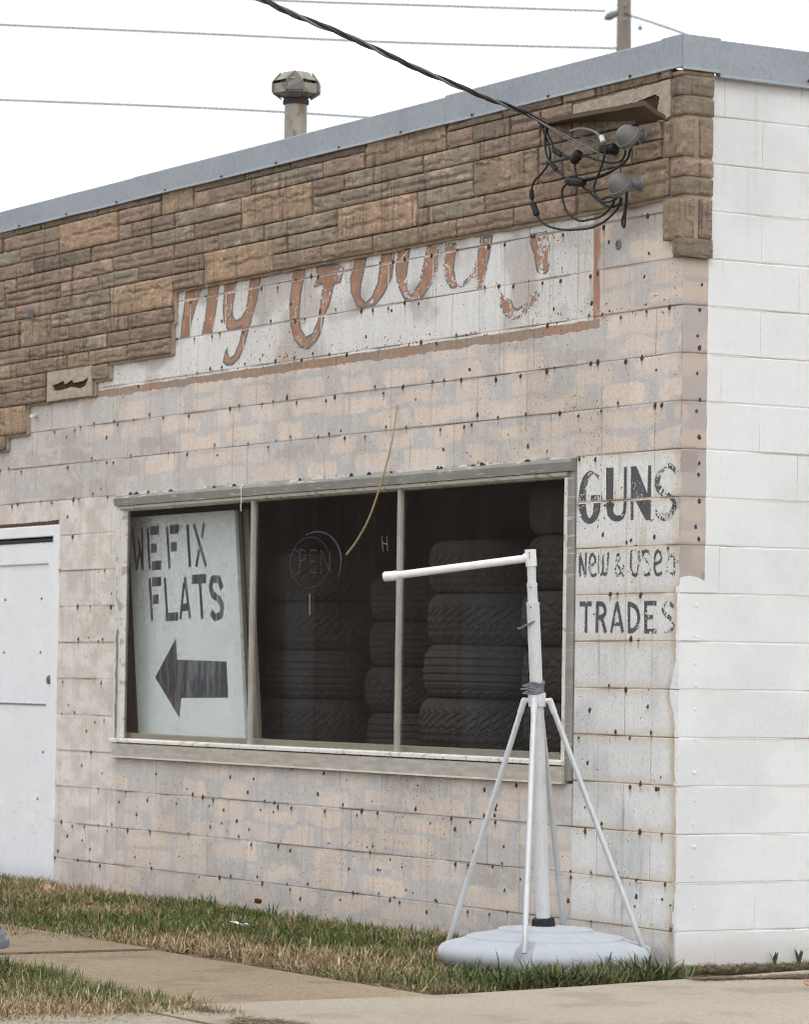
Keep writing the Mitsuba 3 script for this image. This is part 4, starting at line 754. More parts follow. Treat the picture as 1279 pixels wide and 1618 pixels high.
# roof flashing
CP = SH + '__roof_flashing'
def flash(pts_out, z0, z1):
    """Vertical sheet following a plan line, with a drip hem at its foot and a turned top."""
    pts = np.array(pts_out, float); m = []
    for (a, b) in zip(pts[:-1], pts[1:]):
        d = (b - a) / np.linalg.norm(b - a); n = np.array([d[1], -d[0]])
        prof = [(0, z1), (.004, z1 - .004), (.004, z0 + .014), (.010, z0 + .010), (.011, z0 + .002), (.004, z0), (-.01, z0 + .004), (-.16, z1 - .02), (-.16, z1)]
        k = len(prof); L = np.linalg.norm(b - a); ns = max(2, int(L / .25))
        v = []
        for i in range(ns + 1):
            q = a + d * L * i / ns; w = (meshkit.noise(np.array([q[0] * 3, q[1] * 3, 4.0])) - .5) * .006
            v += [(*(q + n * (o + (w if 0 < j < 6 else 0))), z + w * .3) for j, (o, z) in enumerate(prof)]
        f = []
        for i in range(ns):
            for j in range(k):
                p0, p1 = i * k + j, i * k + (j + 1) % k
                f += [(p0, p1, p1 + k), (p0, p1 + k, p0 + k)]
        t = tri2d(Polygon(prof))[1]
        f += [tuple(x) for x in t] + [tuple(x + ns * k) for x in t]
        mm = trimesh.Trimesh(v, f, process=False); mm.fix_normals(); m.append(mm)
    return cat_mesh(m)
obj(CP, flash([(-9.4, -.040), (-5.2, -.040)], 3.768, 3.897), 'mat_zinc')
obj(CP + '__length', flash([(-5.2, -.042), (-1.9, -.042)], 3.768, 3.899), 'mat_zinc')
obj(CP + '__length', flash([(-1.9, -.040), (.034, -.040)], 3.768, 3.908), 'mat_zinc')
obj(CP + '__corner_piece', flash([(.0365, -.043), (.0365, .150)], 3.758, 3.911), 'mat_zinc')
obj(CP + '__length', flash([(.030, .150), (.030, 7.0)], 3.742, 3.904), 'mat_zinc')
for s in (.35, 1.0, 1.65, 2.3, 2.9, 3.55, 4.15, 4.8, 5.4, 6.05, 6.7): obj(CP + '__screw', lathe([(0, .008), (.006, .006), (.008, 0)], 8, (-s, -.048, 3.782), (0, -1, 0)), 'mat_rust')
for y in (.62, 1.5): obj(CP + '__screw', lathe([(0, .008), (.006, .006), (.008, 0)], 8, (.04, y, 3.775), (1, 0, 0)), 'mat_rust')

# painted lettering, each stroke kept off the joints between the blocks
PL = SH + '__painted_lettering'
def paint(name, poly, mat, wear, d=.0012, label=None):
    q = poly.intersection(FACES)
    m = wall_sheet(q, d)
    if m is not None:
        obj(PL + '__' + name, m, mat, uv=np.stack([np.full(len(m.vertices), wear), np.full(len(m.vertices), .5)], 1) + np.c_[m.vertices[:, 0], m.vertices[:, 2]] * 1e-3, label=label)
LETS = []
for n, w, data in ORANGE:
    p = load_poly(data)
    inner = p.buffer(-.013)
    paint('letter', inner, 'mat_orange', w, .0012)
    paint('letter_outline', p.difference(inner), 'mat_outline', min(.62, w + .05), .0012)
for n, w, data in DARK: paint('letter', load_poly(data), 'mat_ink', w)

# masonry nails left in the front wall
nails = []
def nail(s, z, r, seed):
    k = 7; w = np.arange(k) * 2 * np.pi / k + seed; q = np.random.default_rng(int(seed * 1000) % 99991)
    rr = r * (0.7 + .6 * q.random(k))
    base = [P(s + a * math.cos(t), z + a * math.sin(t) * 1.15, .0004) for a, t in zip(rr, w)]
    mid = [P(s + .55 * a * math.cos(t), z + .55 * a * math.sin(t) - .001, .0045) for a, t in zip(rr, w)]
    tip = [P(s, z - .002, .007)]
    v = base + mid + tip
    f = [t for i in range(k) for t in ((i, (i + 1) % k, k + (i + 1) % k), (i, k + (i + 1) % k, k + i), (k + i, k + (i + 1) % k, 2 * k))]
    m = trimesh.Trimesh(v, f, process=False)
    if m.face_normals[0][1] > 0: m.invert()
    return m
free = sbox(.03, .02, 7.6, 3.4).difference(open_front.buffer(.02)).difference(bed.buffer(.01))
for k in range(0, 16):
    for i in range(0, 46):
        if rand32(i, k, 6) >= .66: continue
        s = (i + .04 + .92 * rand32(i, k, 5)) * .17; z = Z0 + k * M + (rand32(i, k, 8) - .5) * .046
        if free.contains(Point(s, z)) : nails.append(nail(s, z, .0045 + .0085 * rand32(i, k, 9) ** 1.5, i * .37 + k))
for q in range(430):                                   # stray ones between the joints, thickest under the window and by the corner
    s, z = rng.uniform(.04, 6.1), rng.uniform(.05, 3.1)
    u = rng.random()
    keep = .95 if z < .7 and s > .8 else .42 if s < .8 else .17
    near = min(abs((s / M) % 1), 1 - (s / M) % 1) * M
    if u < keep and free.contains(Point(s, z)): nails.append(nail(s, z, rng.uniform(.004, .011), q * .77))
for y, z in [(.085, 2.86 - .09 * i - (i % 3) * .02) for i in range(13)]:
    m = nail(0, z, rng.uniform(.006, .010), z * 7); v = m.vertices.copy(); m.vertices = np.stack([-v[:, 1], y + v[:, 0] + .01 * math.sin(z * 40), v[:, 2]], 1); m.fix_normals(); nails.append(m)
obj(SH + '__masonry_nails', cat_mesh(nails), 'mat_rust', kind='stuff')
wn = []
for i in range(12):
    z = 1.5 - .115 * i + .02 * math.sin(i * 5.1); y = .085 + .004 * math.sin(i * 3)
    m = nail(0, z, .0065 + .003 * (i % 3 == 0), i + .3); v = m.vertices.copy(); m.vertices = np.stack([-v[:, 1] * .8, y + v[:, 0], v[:, 2]], 1); m.fix_normals(); wn.append(m)
obj(SH + '__side_wall__painted_nails', cat_mesh(wn), 'mat_side', kind='stuff')
# conduit stub, small bracket, peg
obj(SH + '__conduit_stub', cat_mesh([lathe([(.012, .004), (.016, .006), (.022, .004), (.024, 0)], 20, P(.495, 3.07, .0), (0, -1, 0)), lathe([(0, .001), (.012, .001)], 12, P(.495, 3.07, 0), (0, -1, 0))]), 'mat_mount', smooth=30)
br = cat_mesh([wbox(6.485, 6.555, 3.235, 3.262, .045, .052, .001), wbox(6.478, 6.487, 3.225, 3.272, .045, .085, .001), wbox(6.52, 6.545, 3.24, 3.258, .03, .046)])
obj(SH + '__wall_bracket', br, 'mat_mount')
obj(SH + '__peg', tube([P(6.52, 2.66, 0.0), P(6.47, 2.655, .05)], .010, 8), 'mat_pvc')

# canopy slab over the lamps: a tilted, broken ledge of render
cs = np.array([P(1.12, 3.660, .02), P(.68, 3.575, .02), P(.10, 3.552, .02), P(.126, 3.620, .125), P(.945, 3.645, .12)])
top = cs + [0, 0, .020]
v = np.vstack([cs, top]); n = 5
fl = [(0, 1, 2), (0, 2, 3), (0, 3, 4)]
f = [x[::-1] for x in fl] + [tuple(np.array(x) + n) for x in fl] + [t for i in range(n) for t in ((i, (i + 1) % n, n + (i + 1) % n), (i, n + (i + 1) % n, n + i))]
cm = trimesh.Trimesh(v, f, process=False); cm.fix_normals(); cm = cm.subdivide().subdivide().subdivide()
cm.vertices += (np.stack([meshkit.fbm(cm.vertices * 13 + k * 7, 3) - .5 for k in range(3)], 1)) * .016
obj(SH + '__ledge', cm, 'mat_canopy', smooth=30, label='sagging brown ledge jutting out above the two lamps')

CD, RD = np.array([.842, -.539, 0]), np.array([.539, .842, 0])      # towards the street corner, and along it
# ------------------------------------------------------------------ on and over the roof
VP = np.array(VENT[0]); vz = VP[2]; hz = VENT[1][2]
RV = thing('roof_vent', 'rusty beige metal flue with a boxy slotted cowl standing on the roof behind the flashing', 'vent')
ax, ay = VP[0], VP[1]
obj(RV + '__pipe', lathe([(.068, 3.7), (.068, hz - .01)], 28, (ax, ay, 0)), 'mat_vent', smooth=30)
obj(RV + '__collar', lathe([(.066, hz - .02), (.078, hz - .02), (.080, hz + .0), (.074, hz + .012), (.074, hz + .03), (.05, hz + .03)], 28, (ax, ay, 0)), 'mat_collar', smooth=30, label='dark rusted collar between flue pipe and cowl')
H = VENT[3][2] - hz
def octo(rw, rn, z, rot):
    """Ring of eight corners: four wide slotted faces at rw, four corner plates cut back to rn."""
    w = []
    for k in range(4):
        a = rot + k * math.pi / 2
        for da, r in ((-.50, rw), (.50, rw)): w.append((ax + r * math.cos(a + da), ay + r * math.sin(a + da), z))
    return w
rot = math.radians(-33 + 45)
lv = [(.080, hz + .020), (.143, hz + .042), (.143, hz + .098)]
v = sum([octo(r, r, z, rot) for r, z in lv], []); f = []
for i in range(2):
    for j in range(8):
        a, b = i * 8 + j, i * 8 + (j + 1) % 8; f += [(a, b, b + 8), (a, b + 8, a + 8)]
f += [(0, i + 1, i) for i in range(1, 7)]
cw = trimesh.Trimesh(v, f, process=False)
obj(RV + '__cowl', cw, 'mat_vent')
v = octo(.120, .1, hz + .118, rot) + octo(.132, .1, hz + .119, rot) + octo(.080, .1, hz + H + .012, rot); f = []
for i in range(2):
    for j in range(8):
        a, b = i * 8 + j, i * 8 + (j + 1) % 8; f += [(a, b, b + 8), (a, b + 8, a + 8)]
f += [(16, 16 + i, 17 + i) for i in range(1, 7)]
obj(RV + '__cowl_lid', trimesh.Trimesh(v, f, process=False), 'mat_vent')
obj(RV + '__slot', lathe([(.105, hz + .05), (.110, hz + .122)], 16, (ax, ay, 0)), 'mat_black')
for k in range(4):                                    # plain corner plates standing proud of the slots
    a = rot + math.pi / 4 + k * math.pi / 2
    d = np.array([math.cos(a), math.sin(a)]); t = np.array([-d[1], d[0]])
    pr = [(-.030, hz + .012), (.030, hz + .012), (.054, hz + .050), (.052, hz + .108), (.0, hz + H + .014), (-.052, hz + .108), (-.054, hz + .050)]
    off = [.090, .090, .140, .140, .094, .140, .140]
    v = [(ax + d[0] * (o + e) + t[0] * q, ay + d[1] * (o + e) + t[1] * q, z) for e in (.004, -.004) for (q, z), o in zip(pr, off)]
    tf = tri2d(Polygon(pr))[1]; n = 7
    f = [tuple(x) for x in tf] + [tuple(x[::-1] + n) for x in tf] + [q for i in range(n) for q in ((i, (i + 1) % n, n + (i + 1) % n), (i, n + (i + 1) % n, n + i))]
    m = trimesh.Trimesh(v, f, process=False); m.fix_normals(); obj(RV + '__corner_plate', m, 'mat_cowl')

UPOL = thing('utility_pole', 'weathered wooden power pole rising behind the roof corner', 'pole')
pb = np.array(POLE)
obj(UPOL + '__pole', tube([(pb[0][0], pb[0][1], 12.2), pb[0], pb[1], (pb[1][0], pb[1][1], -.3)], [.098, .103, .112, .15], 20), 'mat_pole', smooth=40)
obj(UPOL + '__insulator', lathe([(0, .13), (.035, .125), (.055, .06), (.06, -.02), (.05, -.06), (.03, -.07), (.03, -.10), (0, -.10)], 20, np.array(INSUL[0]) * .45 + np.array(INSUL[1]) * .55, (.45, .55, .35)), 'mat_mount', smooth=30)
for b in POLEBOLT[:2]: obj(UPOL + '__bolt', trimesh.creation.icosphere(2, .028).apply_translation(b), 'mat_mount')
obj(UPOL + '__clamp', cat_mesh([tube([POLEBOLT[2], POLEBOLT[3]], .008, 6), trimesh.creation.icosphere(1, .035).apply_translation(POLEBOLT[3]), tube([INSUL[1], POLEBOLT[1]], .012, 6)]), 'mat_mount')
WL = ['highest thin power wire running to the insulator on the pole', 'middle thin power wire crossing the sky to the pole below the insulator', 'lowest thin power wire passing behind the flue', 'short thin wire sloping from the pole down behind the roof corner']
for l, pts in zip(WL, POWER):
    tag(obj('power_wire', tube(spline(pts, 10), .0135, 8), 'mat_wire'), l, 'wire')

# service drop: dark and pale strands twisted together
SD = thing('service_cable', 'thick twisted overhead cable of dark and pale strands reaching down to the wall', 'cable')
path = spline(DROP, 24); L = np.r_[0, np.cumsum(np.linalg.norm(np.diff(path, axis=0), axis=1))]
t = np.gradient(path, axis=0); t /= np.linalg.norm(t, axis=1, keepdims=True)
a = np.cross(t, [0, 0, 1.0]); a /= np.linalg.norm(a, axis=1, keepdims=True); b = np.cross(t, a)
fade = np.clip(L / .25, .25, 1)[:, None]
for k, (mt, nm, rr) in enumerate((('mat_cable', 'dark_strand', .0062), ('mat_cable', 'dark_strand', .0062), ('mat_greycable', 'pale_strand', .0054))):
    w = (L / .78 * 2 * math.pi + (0, 1.5, 3.9)[k])[:, None]
    obj(SD + '__' + nm, tube(path + (np.cos(w) * a + np.sin(w) * b) * .0062 * fade, rr, 8), mt, smooth=True, label='pale bare strand' if k == 2 else None)
obj(SD + '__stay_wire', cat_mesh([tube([DROP[2], (-.62, -.05, 3.47)], .0035, 6), tube([DROP[2], (-.50, -.05, 3.44)], .0025, 6)]), 'mat_greycable', smooth=True)
# wiring on the wall
WR = thing('wiring_tangle', 'tangle of black cables with taped splices looping below the ledge', 'cable')
for pts in WIRES['black']: obj(WR + '__cable', tube(spline(pts, 8), .0052, 7), 'mat_cable', smooth=True)
for i, pts in enumerate(WIRES['grey']): obj(WR + '__pale_cable', tube(spline(pts, 8),   .0062 if i == 0 else .003, 7), 'mat_greycable', smooth=True)
for i, (p0, p1, r) in enumerate(CONN):
    p0, p1 = np.array(p0), np.array(p1); n = 9
    q = np.array([p0 + (p1 - p0) * k / n for k in range(n + 1)])
    rr = r * (1 + .10 * np.sin(np.arange(n + 1) * 2.7 + i)); rr[0] *= .7; rr[-1] *= .7
    obj(WR + ('__splice' if i not in (6,) else '__pale_boot'), tube(q, rr, 10), 'mat_pvc' if i == 6 else 'mat_black', smooth=30)
LN = ['grey domed lamp close under the ledge', 'lower grey domed lamp with its swivel and round wall mount']
for i, ((c0, mount), lab) in enumerate(zip(LAMPS, LN)):
    LM = thing('flood_lamp', lab, 'lamp', 'outdoor lamps on the shop corner')
    rc, R, tilt = np.array(c0), .055, (math.radians(47), math.radians(40))[i]
    axd = -math.sin(tilt) * RD + math.cos(tilt) * np.array([0, 0, 1.0]) + .55 * CD; axd /= np.linalg.norm(axd); h = .062
    prof = [(0, h), (.30 * R, h * .98), (.55 * R, h * .88), (.76 * R, h * .66), (.90 * R, h * .36), (R * .975, .008)]
    obj(LM + '__dome', lathe(prof, 36, rc, axd), 'mat_lamp', smooth=True)
    obj(LM + '__rim', lathe([(R * .96, .012), (R * 1.04, .010), (R * 1.05, -.004), (R * 1.0, -.012), (R * .9, -.012), (.0, -.006)], 36, rc, axd), 'mat_lamp', smooth=30)
    mp_ = np.array(mount)
    obj(LM + '__swivel', cat_mesh([tube([rc - axd * .012, rc * .5 + mp_ * .5], [.017, .014], 14), trimesh.creation.icosphere(2, .016).apply_translation(rc * .5 + mp_ * .5), tube([rc * .5 + mp_ * .5, mp_], [.011, .013], 14)]), 'mat_mount', smooth=40)
    obj(LM + '__mount', lathe([(0, .040), (.018, .040), (.022, .034), (.024, .010), (.030, .004), (.031, 0)], 24, (mp_[0], -.036, mp_[2]), (0, -1, 0)), 'mat_mount', smooth=30)
tag(obj('hanging_cord', tube(spline(CORD, 8), np.linspace(.0035, .006, len(spline(CORD, 8))), 7), 'mat_cord', smooth=True), 'straw coloured loose cord hanging from the wall in front of the window', 'cord')
tw = [P(3.89, z, .036 + .002 * math.sin(z * 90)) for z in np.linspace(2.16, 2.02, 9)]
tag(obj('wire_scrap', tube(tw, .0022, 6), 'mat_pvc'), 'short white wire hanging over the window head above the plywood sign', 'wire')

# ------------------------------------------------------------------ behind the glass
PS = thing('plywood_sign', 'pale weathered plywood sign with stencilled words and a black arrow, leaning inside the left pane', 'sign')
q = SIGNQ
def board(quad, d0, d1):
    v = [P(s, z, d) for d in (d0, d1) for s, z in quad]
    f = [(0, 1, 2), (0, 2, 3), (4, 6, 5), (4, 7, 6)] + [t for i in range(4) for t in ((i, (i + 1) % 4, 4 + (i + 1) % 4), (i, 4 + (i + 1) % 4, 4 + i))]
    m = trimesh.Trimesh(v, f, process=False); m.fix_normals(); return m
obj(PS + '__board', board(q, -.16, -.178), 'mat_plywood')
q2 = [(q[0][0], q[0][1] - .004), (q[1][0] + .004, q[1][1] - .002), (q[2][0] + .004, q[2][1]), (q[3][0], q[3][1])]
obj(PS + '__edge_frame', board(q2, -.1785, -.200), 'mat_plyedge')
q3 = [(q[0][0], q[0][1] - .006), (q[1][0] - .045, q[1][1] + .004), (q[2][0] - .045, q[2][1]), (q[3][0], q[3][1])]
obj(PS + '__back_board', board(q3, -.215, -.235), 'mat_plyedge')
bridges = unary_union([LineString([(q[0][0] - 1.3 * 0, z), (3.9, z + .0)]).buffer(.0) for z in (1.9,)])
for n, data in SIGNL:
    p = load_poly(data)
    if n != 'arrow':
        c = p.centroid; p = p.difference(LineString([(c.x, p.bounds[1] - .01), (c.x - .01, p.bounds[3] + .01)]).buffer(.0035)) if n in 'S' else p
    obj(PS + ('__arrow' if n == 'arrow' else '__letter'), wall_sheet(p, -.1585), 'mat_signink')

OS = thing('open_sign', 'round unlit dotted OPEN sign hanging inside the middle pane', 'sign')
oc = np.array(OPENC); Rx = .205; Rz = OPENZ[2] - OPENC[2]
def oval(r, d, n=48): return np.array([[oc[0] + Rx * r * math.cos(w), oc[1] + d, oc[2] + Rz * r * math.sin(w)] for w in np.linspace(0, 2 * math.pi, n, endpoint=False)])
o1 = [np.array([oc[0] + .03 + Rx * 1.25 * math.cos(w), oc[1] + .02, oc[2] + Rz * 1.22 * math.sin(w)]) for w in np.linspace(-.5, 2.0, 30)]
obj(OS + '__rim', tube(o1, .004, 6), 'mat_dots')
dots = [trimesh.creation.icosphere(1, .0040).apply_translation(c) for c in oval(1.0, 0, 56)]
obj(OS + '__dot_ring', cat_mesh(dots), 'mat_dots', kind='stuff')
for line in OPENL[:3] + [OPENL[4]]:
    pts = [np.array(p) for p in line]
    if line is OPENL[0]: pts = pts + [np.array((-3.515, .105, 1.71)), np.array((-3.500, .105, 1.755)), np.array((-3.515, .105, 1.80)), pts[0]]
    g = LineString([(p[0], p[2]) for p in pts]); d = [trimesh.creation.icosphere(1, .0040).apply_translation((g.interpolate(t).x, .107, g.interpolate(t).y)) for t in np.arange(0, g.length, .0155)]
    if line is OPENL[2]:
        g = LineString([(p[0], p[2]) for p in OPENL[3]]); d += [trimesh.creation.icosphere(1, .0040).apply_translation((g.interpolate(t).x, .107, g.interpolate(t).y)) for t in np.arange(0, g.length, .0155)]
    obj(OS + '__letter', cat_mesh(d), 'mat_dots')
obj(OS + '__pull_chain', tube([CHAIN[0], CHAIN[1]], .003, 6), 'mat_cord')

# tyres: tread blocks and sidewalls, every tyre in a stack is a thing
def tyre_meshes(R=.36, W=.235, pat=0):
    nt, prof = 144, []
    zs = np.linspace(-1, 1, 27)
    v, ths = [], np.linspace(0, 2 * np.pi, nt, endpoint=False)
    for zi in zs:
        z = zi * W * .5
        r = R - .030 * abs(zi) ** 5 - .012 * zi * zi
        for j, th in enumerate(ths):
            g = 0
            if abs(zi) < .93:
                q = abs((zi * 3.2 + (.28 if pat != 1 else .05) * math.sin(th * 36)) % 1 - .5)
                if q < .13: g = .009
                lat = math.sin(th * (36 if pat != 2 else 27) + zi * (5 if pat == 0 else 9 if pat == 2 else 1.5) + 2 * math.floor(zi * 3.2))
                if lat > .72 and (pat != 1 or abs(zi) > .55): g = .008
            v.append(((r - g) * math.cos(th), (r - g) * math.sin(th), z))
    f = []
    for i in range(26):
        for j in range(nt):
            a, b = i * nt + j, i * nt + (j + 1) % nt; f += [(a, b, b + nt), (a, b + nt, a + nt)]
    tread = trimesh.Trimesh(v, f, process=False)
    side = []
    for s in (-1, 1):
        side.append(lathe([(R - .045, s * W * .497), (R - .06, s * W * .515), (R - .10, s * W * .53), (R - .145, s * W * .46), (R - .155, s * W * .38), (R - .15, 0)], 48))
    return tread, cat_mesh(side)
TY = []
for pat in range(3):
    a, b = tyre_meshes(pat=pat); TY.append((ply(a, 'mat_tyre', smooth=40), ply(b, 'mat_tyre', smooth=40)))
STACKS = [(-2.498, .66, .060, .2553, 7, 0, 'tyre in the tall stack behind the middle of the right pane'),
          (-1.533, .62, .055, .2553, 8, 2, 'tyre in the stack at the far right edge of the right pane'),
          (-3.79, 1.03, .050, .2375, 7, 1, 'tyre in the stack showing behind the right mullion'),
          (-4.36, .72, .040, .2560, 7, 0, 'tyre in the dim stack behind the round sign in the middle pane')]
for x, y, zb, pit, n, pat, lab in STACKS:
    for k in range(n):
        o_ = ('bottom', 'second', 'third', 'fourth', 'fifth', 'sixth', 'seventh', 'eighth')[k]
        t = thing('tyre', o_ + ('' if k == 0 else ' lowest') + ' ' + lab, 'tyre', lab.replace('tyre in', 'tyres in'))
        rs_ = rng.uniform(.945, 1.015) if x > -3 else rng.uniform(.865, .89); jx, jy, rot_ = rng.uniform(-.018, .018), rng.uniform(-.018, .018), rng.uniform(0, 360)
        if k == 3 and n == 7 and pat == 0: jx -= .02
        tw_ = T().translate([x + jx, y + jy, zb + pit * (k + .5)]).rotate([1, 0, 0], rng.uniform(-1.6, 1.6)).rotate([0, 0, 1], rot_).scale([rs_, rs_, pit / .2553 * 1.04])
        pp = (pat + (1 if k % 3 == 1 else 0)) % 3 if x < -2 else pat
        scene[t + '__tread'] = {**TY[pp][0], 'to_world': tw_}
        scene[t + '__sidewall'] = {**TY[pp][1], 'to_world': tw_}
# shop across the lot, mirrored in the glass
XB = thing('brick_store', 'low dark brick store across the lot, out of view but mirrored in the window', 'building')
obj(XB + '__wall', bbox(-75, -14, -26, -20, -.1, 6.2), 'mat_brick')
obj(XB + '__roof_edge', bbox(-75.2, -13.8, -26.2, -19.8, 6.2, 6.45), 'mat_roof')
for i in range(11):
    x = -70 + i * 5 + (i % 3) * .7
    obj(XB + '__door', bbox(x, x + 1.0 + (i % 2) * .8, -20.1, -19.95, 0, 2.6), 'mat_greydoor')

# ------------------------------------------------------------------ banner stand
BS = thing('banner_stand', 'grey and white banner stand with braced telescoping mast, side arm and water filled base', 'stand')
S_ = {k: np.array(v) for k, v in STAND.items()}
BC = np.array([STAND_C[0], STAND_C[1], 0.0])
def foot(deg, r=.42, z=.075): a = math.radians(deg); return BC + r * (math.cos(a) * CD + math.sin(a) * RD) + [0, 0, z]
LEGS = (-102, -12, 78, 168)
nt = 360; prof = [(.425, -.01), (.446, .010), (.452, .030), (.449, .048), (.438, .064), (.420, .074), (.345, .094), (.335, .0955), (.331, .103), (.327, .105), (.21, .126), (.203, .127), (.199, .136), (.195, .138), (.10, .146), (.0, .147)]
v = []
for r, z in prof:
    for th in np.linspace(0, 2 * math.pi, nt, endpoint=False):
        rr, zz_ = r, z
        rr = r * (1 - .010 * 0.0 * math.cos(4 * th) * (r > .2))
        for lg in LEGS:
            dd = abs((math.degrees(th) - lg + 180) % 360 - 180)
            if r > .33:
                k = min(1, max(0, (4.6 - dd) / 1.0)); zz_ -= .028 * k; rr -= .05 * k * (r > .4)
            d2 = abs((math.degrees(th) - lg - 45 + 180) % 360 - 180)
            if r > .19 and d2 < 1.0 and r < .44: zz_ -= .004
        v.append(BC + rr * (math.cos(th) * CD + math.sin(th) * RD) + [0, 0, zz_])
f = []
for i in range(len(prof) - 1):
    for j in range(nt):
        a, b = i * nt + j, i * nt + (j + 1) % nt; f += [(a, b, b + nt), (a, b + nt, a + nt)]
m = trimesh.Trimesh(v, f, process=False); m.fix_normals()
obj(BS + '__base', m, 'mat_base', smooth=33)
ax_ = S_['pole1'] - S_['pole0']; ax_ /= np.linalg.norm(ax_)
k = 20; kn = lathe([(0, .034), (.040, .034), (.048, .028), (.050, .0), (.05, -.006)], 40, S_['pole0'] - ax_ * .012, ax_)
w = kn.vertices - S_['pole0']; rad = w - np.outer(w @ ax_, ax_); ang = np.arctan2(rad @ RD, rad @ CD); rl = np.linalg.norm(rad, axis=1)
kn.vertices -= rad * (np.where((rl > .03), .10 * (np.sin(ang * 10) > 0), 0))[:, None]
obj(BS + '__knob', kn, 'mat_black')
obj(BS + '__lower_pole', tube([S_['pole0'], S_['pole1']], [.0300, .0265], 28), 'mat_mast', smooth=40)
up_ = S_['s1'] - S_['pole1']
obj(BS + '__mast_section', tube([S_['pole1'] - ax_ * .03, S_['s1']], .0270, 28), 'mat_mast', smooth=40)
obj(BS + '__mast_section', tube([S_['s1'] - ax_ * .02, S_['s2']], .0215, 28), 'mat_mast', smooth=40)
obj(BS + '__mast_section', tube([S_['s2'] - ax_ * .02, S_['s3'] + ax_ * .01], .0185, 28), 'mat_mast', smooth=40)
for q_, r in ((S_['s1'], .0282), (S_['s2'], .0226)): obj(BS + '__lip', tube([q_ - ax_ * .012, q_ + ax_ * .001], r, 28), 'mat_mast', smooth=40)
bx = trimesh.creation.icosphere(1, .003)
obj(BS + '__spring_button', bx.apply_translation(S_['s1'] - ax_ * .02 + CD * .0265 - RD * .01), 'mat_black')
obj(BS + '__spring_button', trimesh.creation.icosphere(1, .0028).apply_translation(S_['s2'] - ax_ * .02 + CD * .021 - RD * .006), 'mat_black')
aru = S_['arm1'] - S_['arm0']; aru /= np.linalg.norm(aru)
obj(BS + '__elbow', cat_mesh([tube([S_['s3'] - ax_ * .004, S_['s4']], .0235, 28), tube([S_['s4'] * .42 + S_['s3'] * .58 + ax_ * .012, S_['arm0'] + aru * .012], .0205, 24)]), 'mat_pvc', smooth=40)
obj(BS + '__elbow__print', cat_mesh([trimesh.creation.box((.004, .004, .0035)).apply_translation(S_['s3'] + ax_ * (.028 + .008 * i) + CD * .0232 - RD * .006) for i in range(4)]), 'mat_strap', kind='stuff')
obj(BS + '__arm', tube([S_['arm0'], S_['arm1']], .0165, 24), 'mat_pvc', smooth=40)
obj(BS + '__arm_end_cap', tube([S_['arm1'] - aru * .02, S_['arm1'] + aru * .005, S_['arm2'], S_['arm2'] + aru * .006], [.0205, .021, .021, .015], 24), 'mat_pvc', smooth=40)
obj(BS + '__leg_collar', lathe([(.0275, -.030), (.036, -.030), (.037, -.026), (.037, .024), (.035, .028), (.0275, .028)], 28, S_['pole1'], ax_), 'mat_mast', smooth=30)
for nm, lg in zip(('lf', 'ff', 'rf', 'bf'), LEGS):
    a = math.radians(lg); dirn = math.cos(a) * CD + math.sin(a) * RD
    t0 = S_['pole1'] + dirn * .055 - ax_ * .005; t1 = foot(lg, .418, .062)
    d = (t1 - t0) / np.linalg.norm(t1 - t0)
    K = obj(BS + '__leg', tube([t0 + d * .03, t1], .0118, 18), 'mat_steel', smooth=40)
    obj(K + '__fork', tube([t0 - d * .004, t0 + d * .055], .0135, 14), 'mat_mast', smooth=40)
    obj(K + '__hinge', cat_mesh([tube([S_['pole1'] + dirn * .030 - ax_ * .004, t0], .011, 8), trimesh.creation.icosphere(2, .013).apply_translation(t0)]), 'mat_mast')
th = np.linspace(0, 2 * math.pi * 5.4, 110)
wp = np.array([S_['wrap'] + ax_ * (-.026 + .052 * i / 110 + .004 * math.sin(i * .9)) + (.0315 + .0025 * math.sin(i * .37)) * (math.cos(t) * CD + math.sin(t) * RD) for i, t in enumerate(th)])
obj(BS + '__cord_wrap', tube(wp, .0062, 7), 'mat_strap', smooth=True, label='grey cord wound many times round the mast above the leg collar')
for i in range(5):
    e0 = S_['wrap'] - RD * .030 + CD * .02 + ax_ * (.018 - .010 * i); e1 = e0 - RD * (.018 + .008 * ((i * 7) % 3)) + ax_ * (.004 * ((i * 5) % 3) - .005)
    obj(BS + '__cord_end', tube([e0, e1], .0042, 6), 'mat_strap')
th = np.linspace(-1.6, 2.3, 30)
wp = np.array([S_['tie'] + ax_ * (.018 * math.sin(t * .8)) + .0305 * (math.cos(t) * CD + math.sin(t) * RD) for t in th])
wp = np.vstack([[wp[0] - RD * .022 - ax_ * .006, wp[0] - RD * .012 - ax_ * .004], wp])
obj(BS + '__cord_tie', tube(wp, .0045, 7), 'mat_strap', smooth=True)

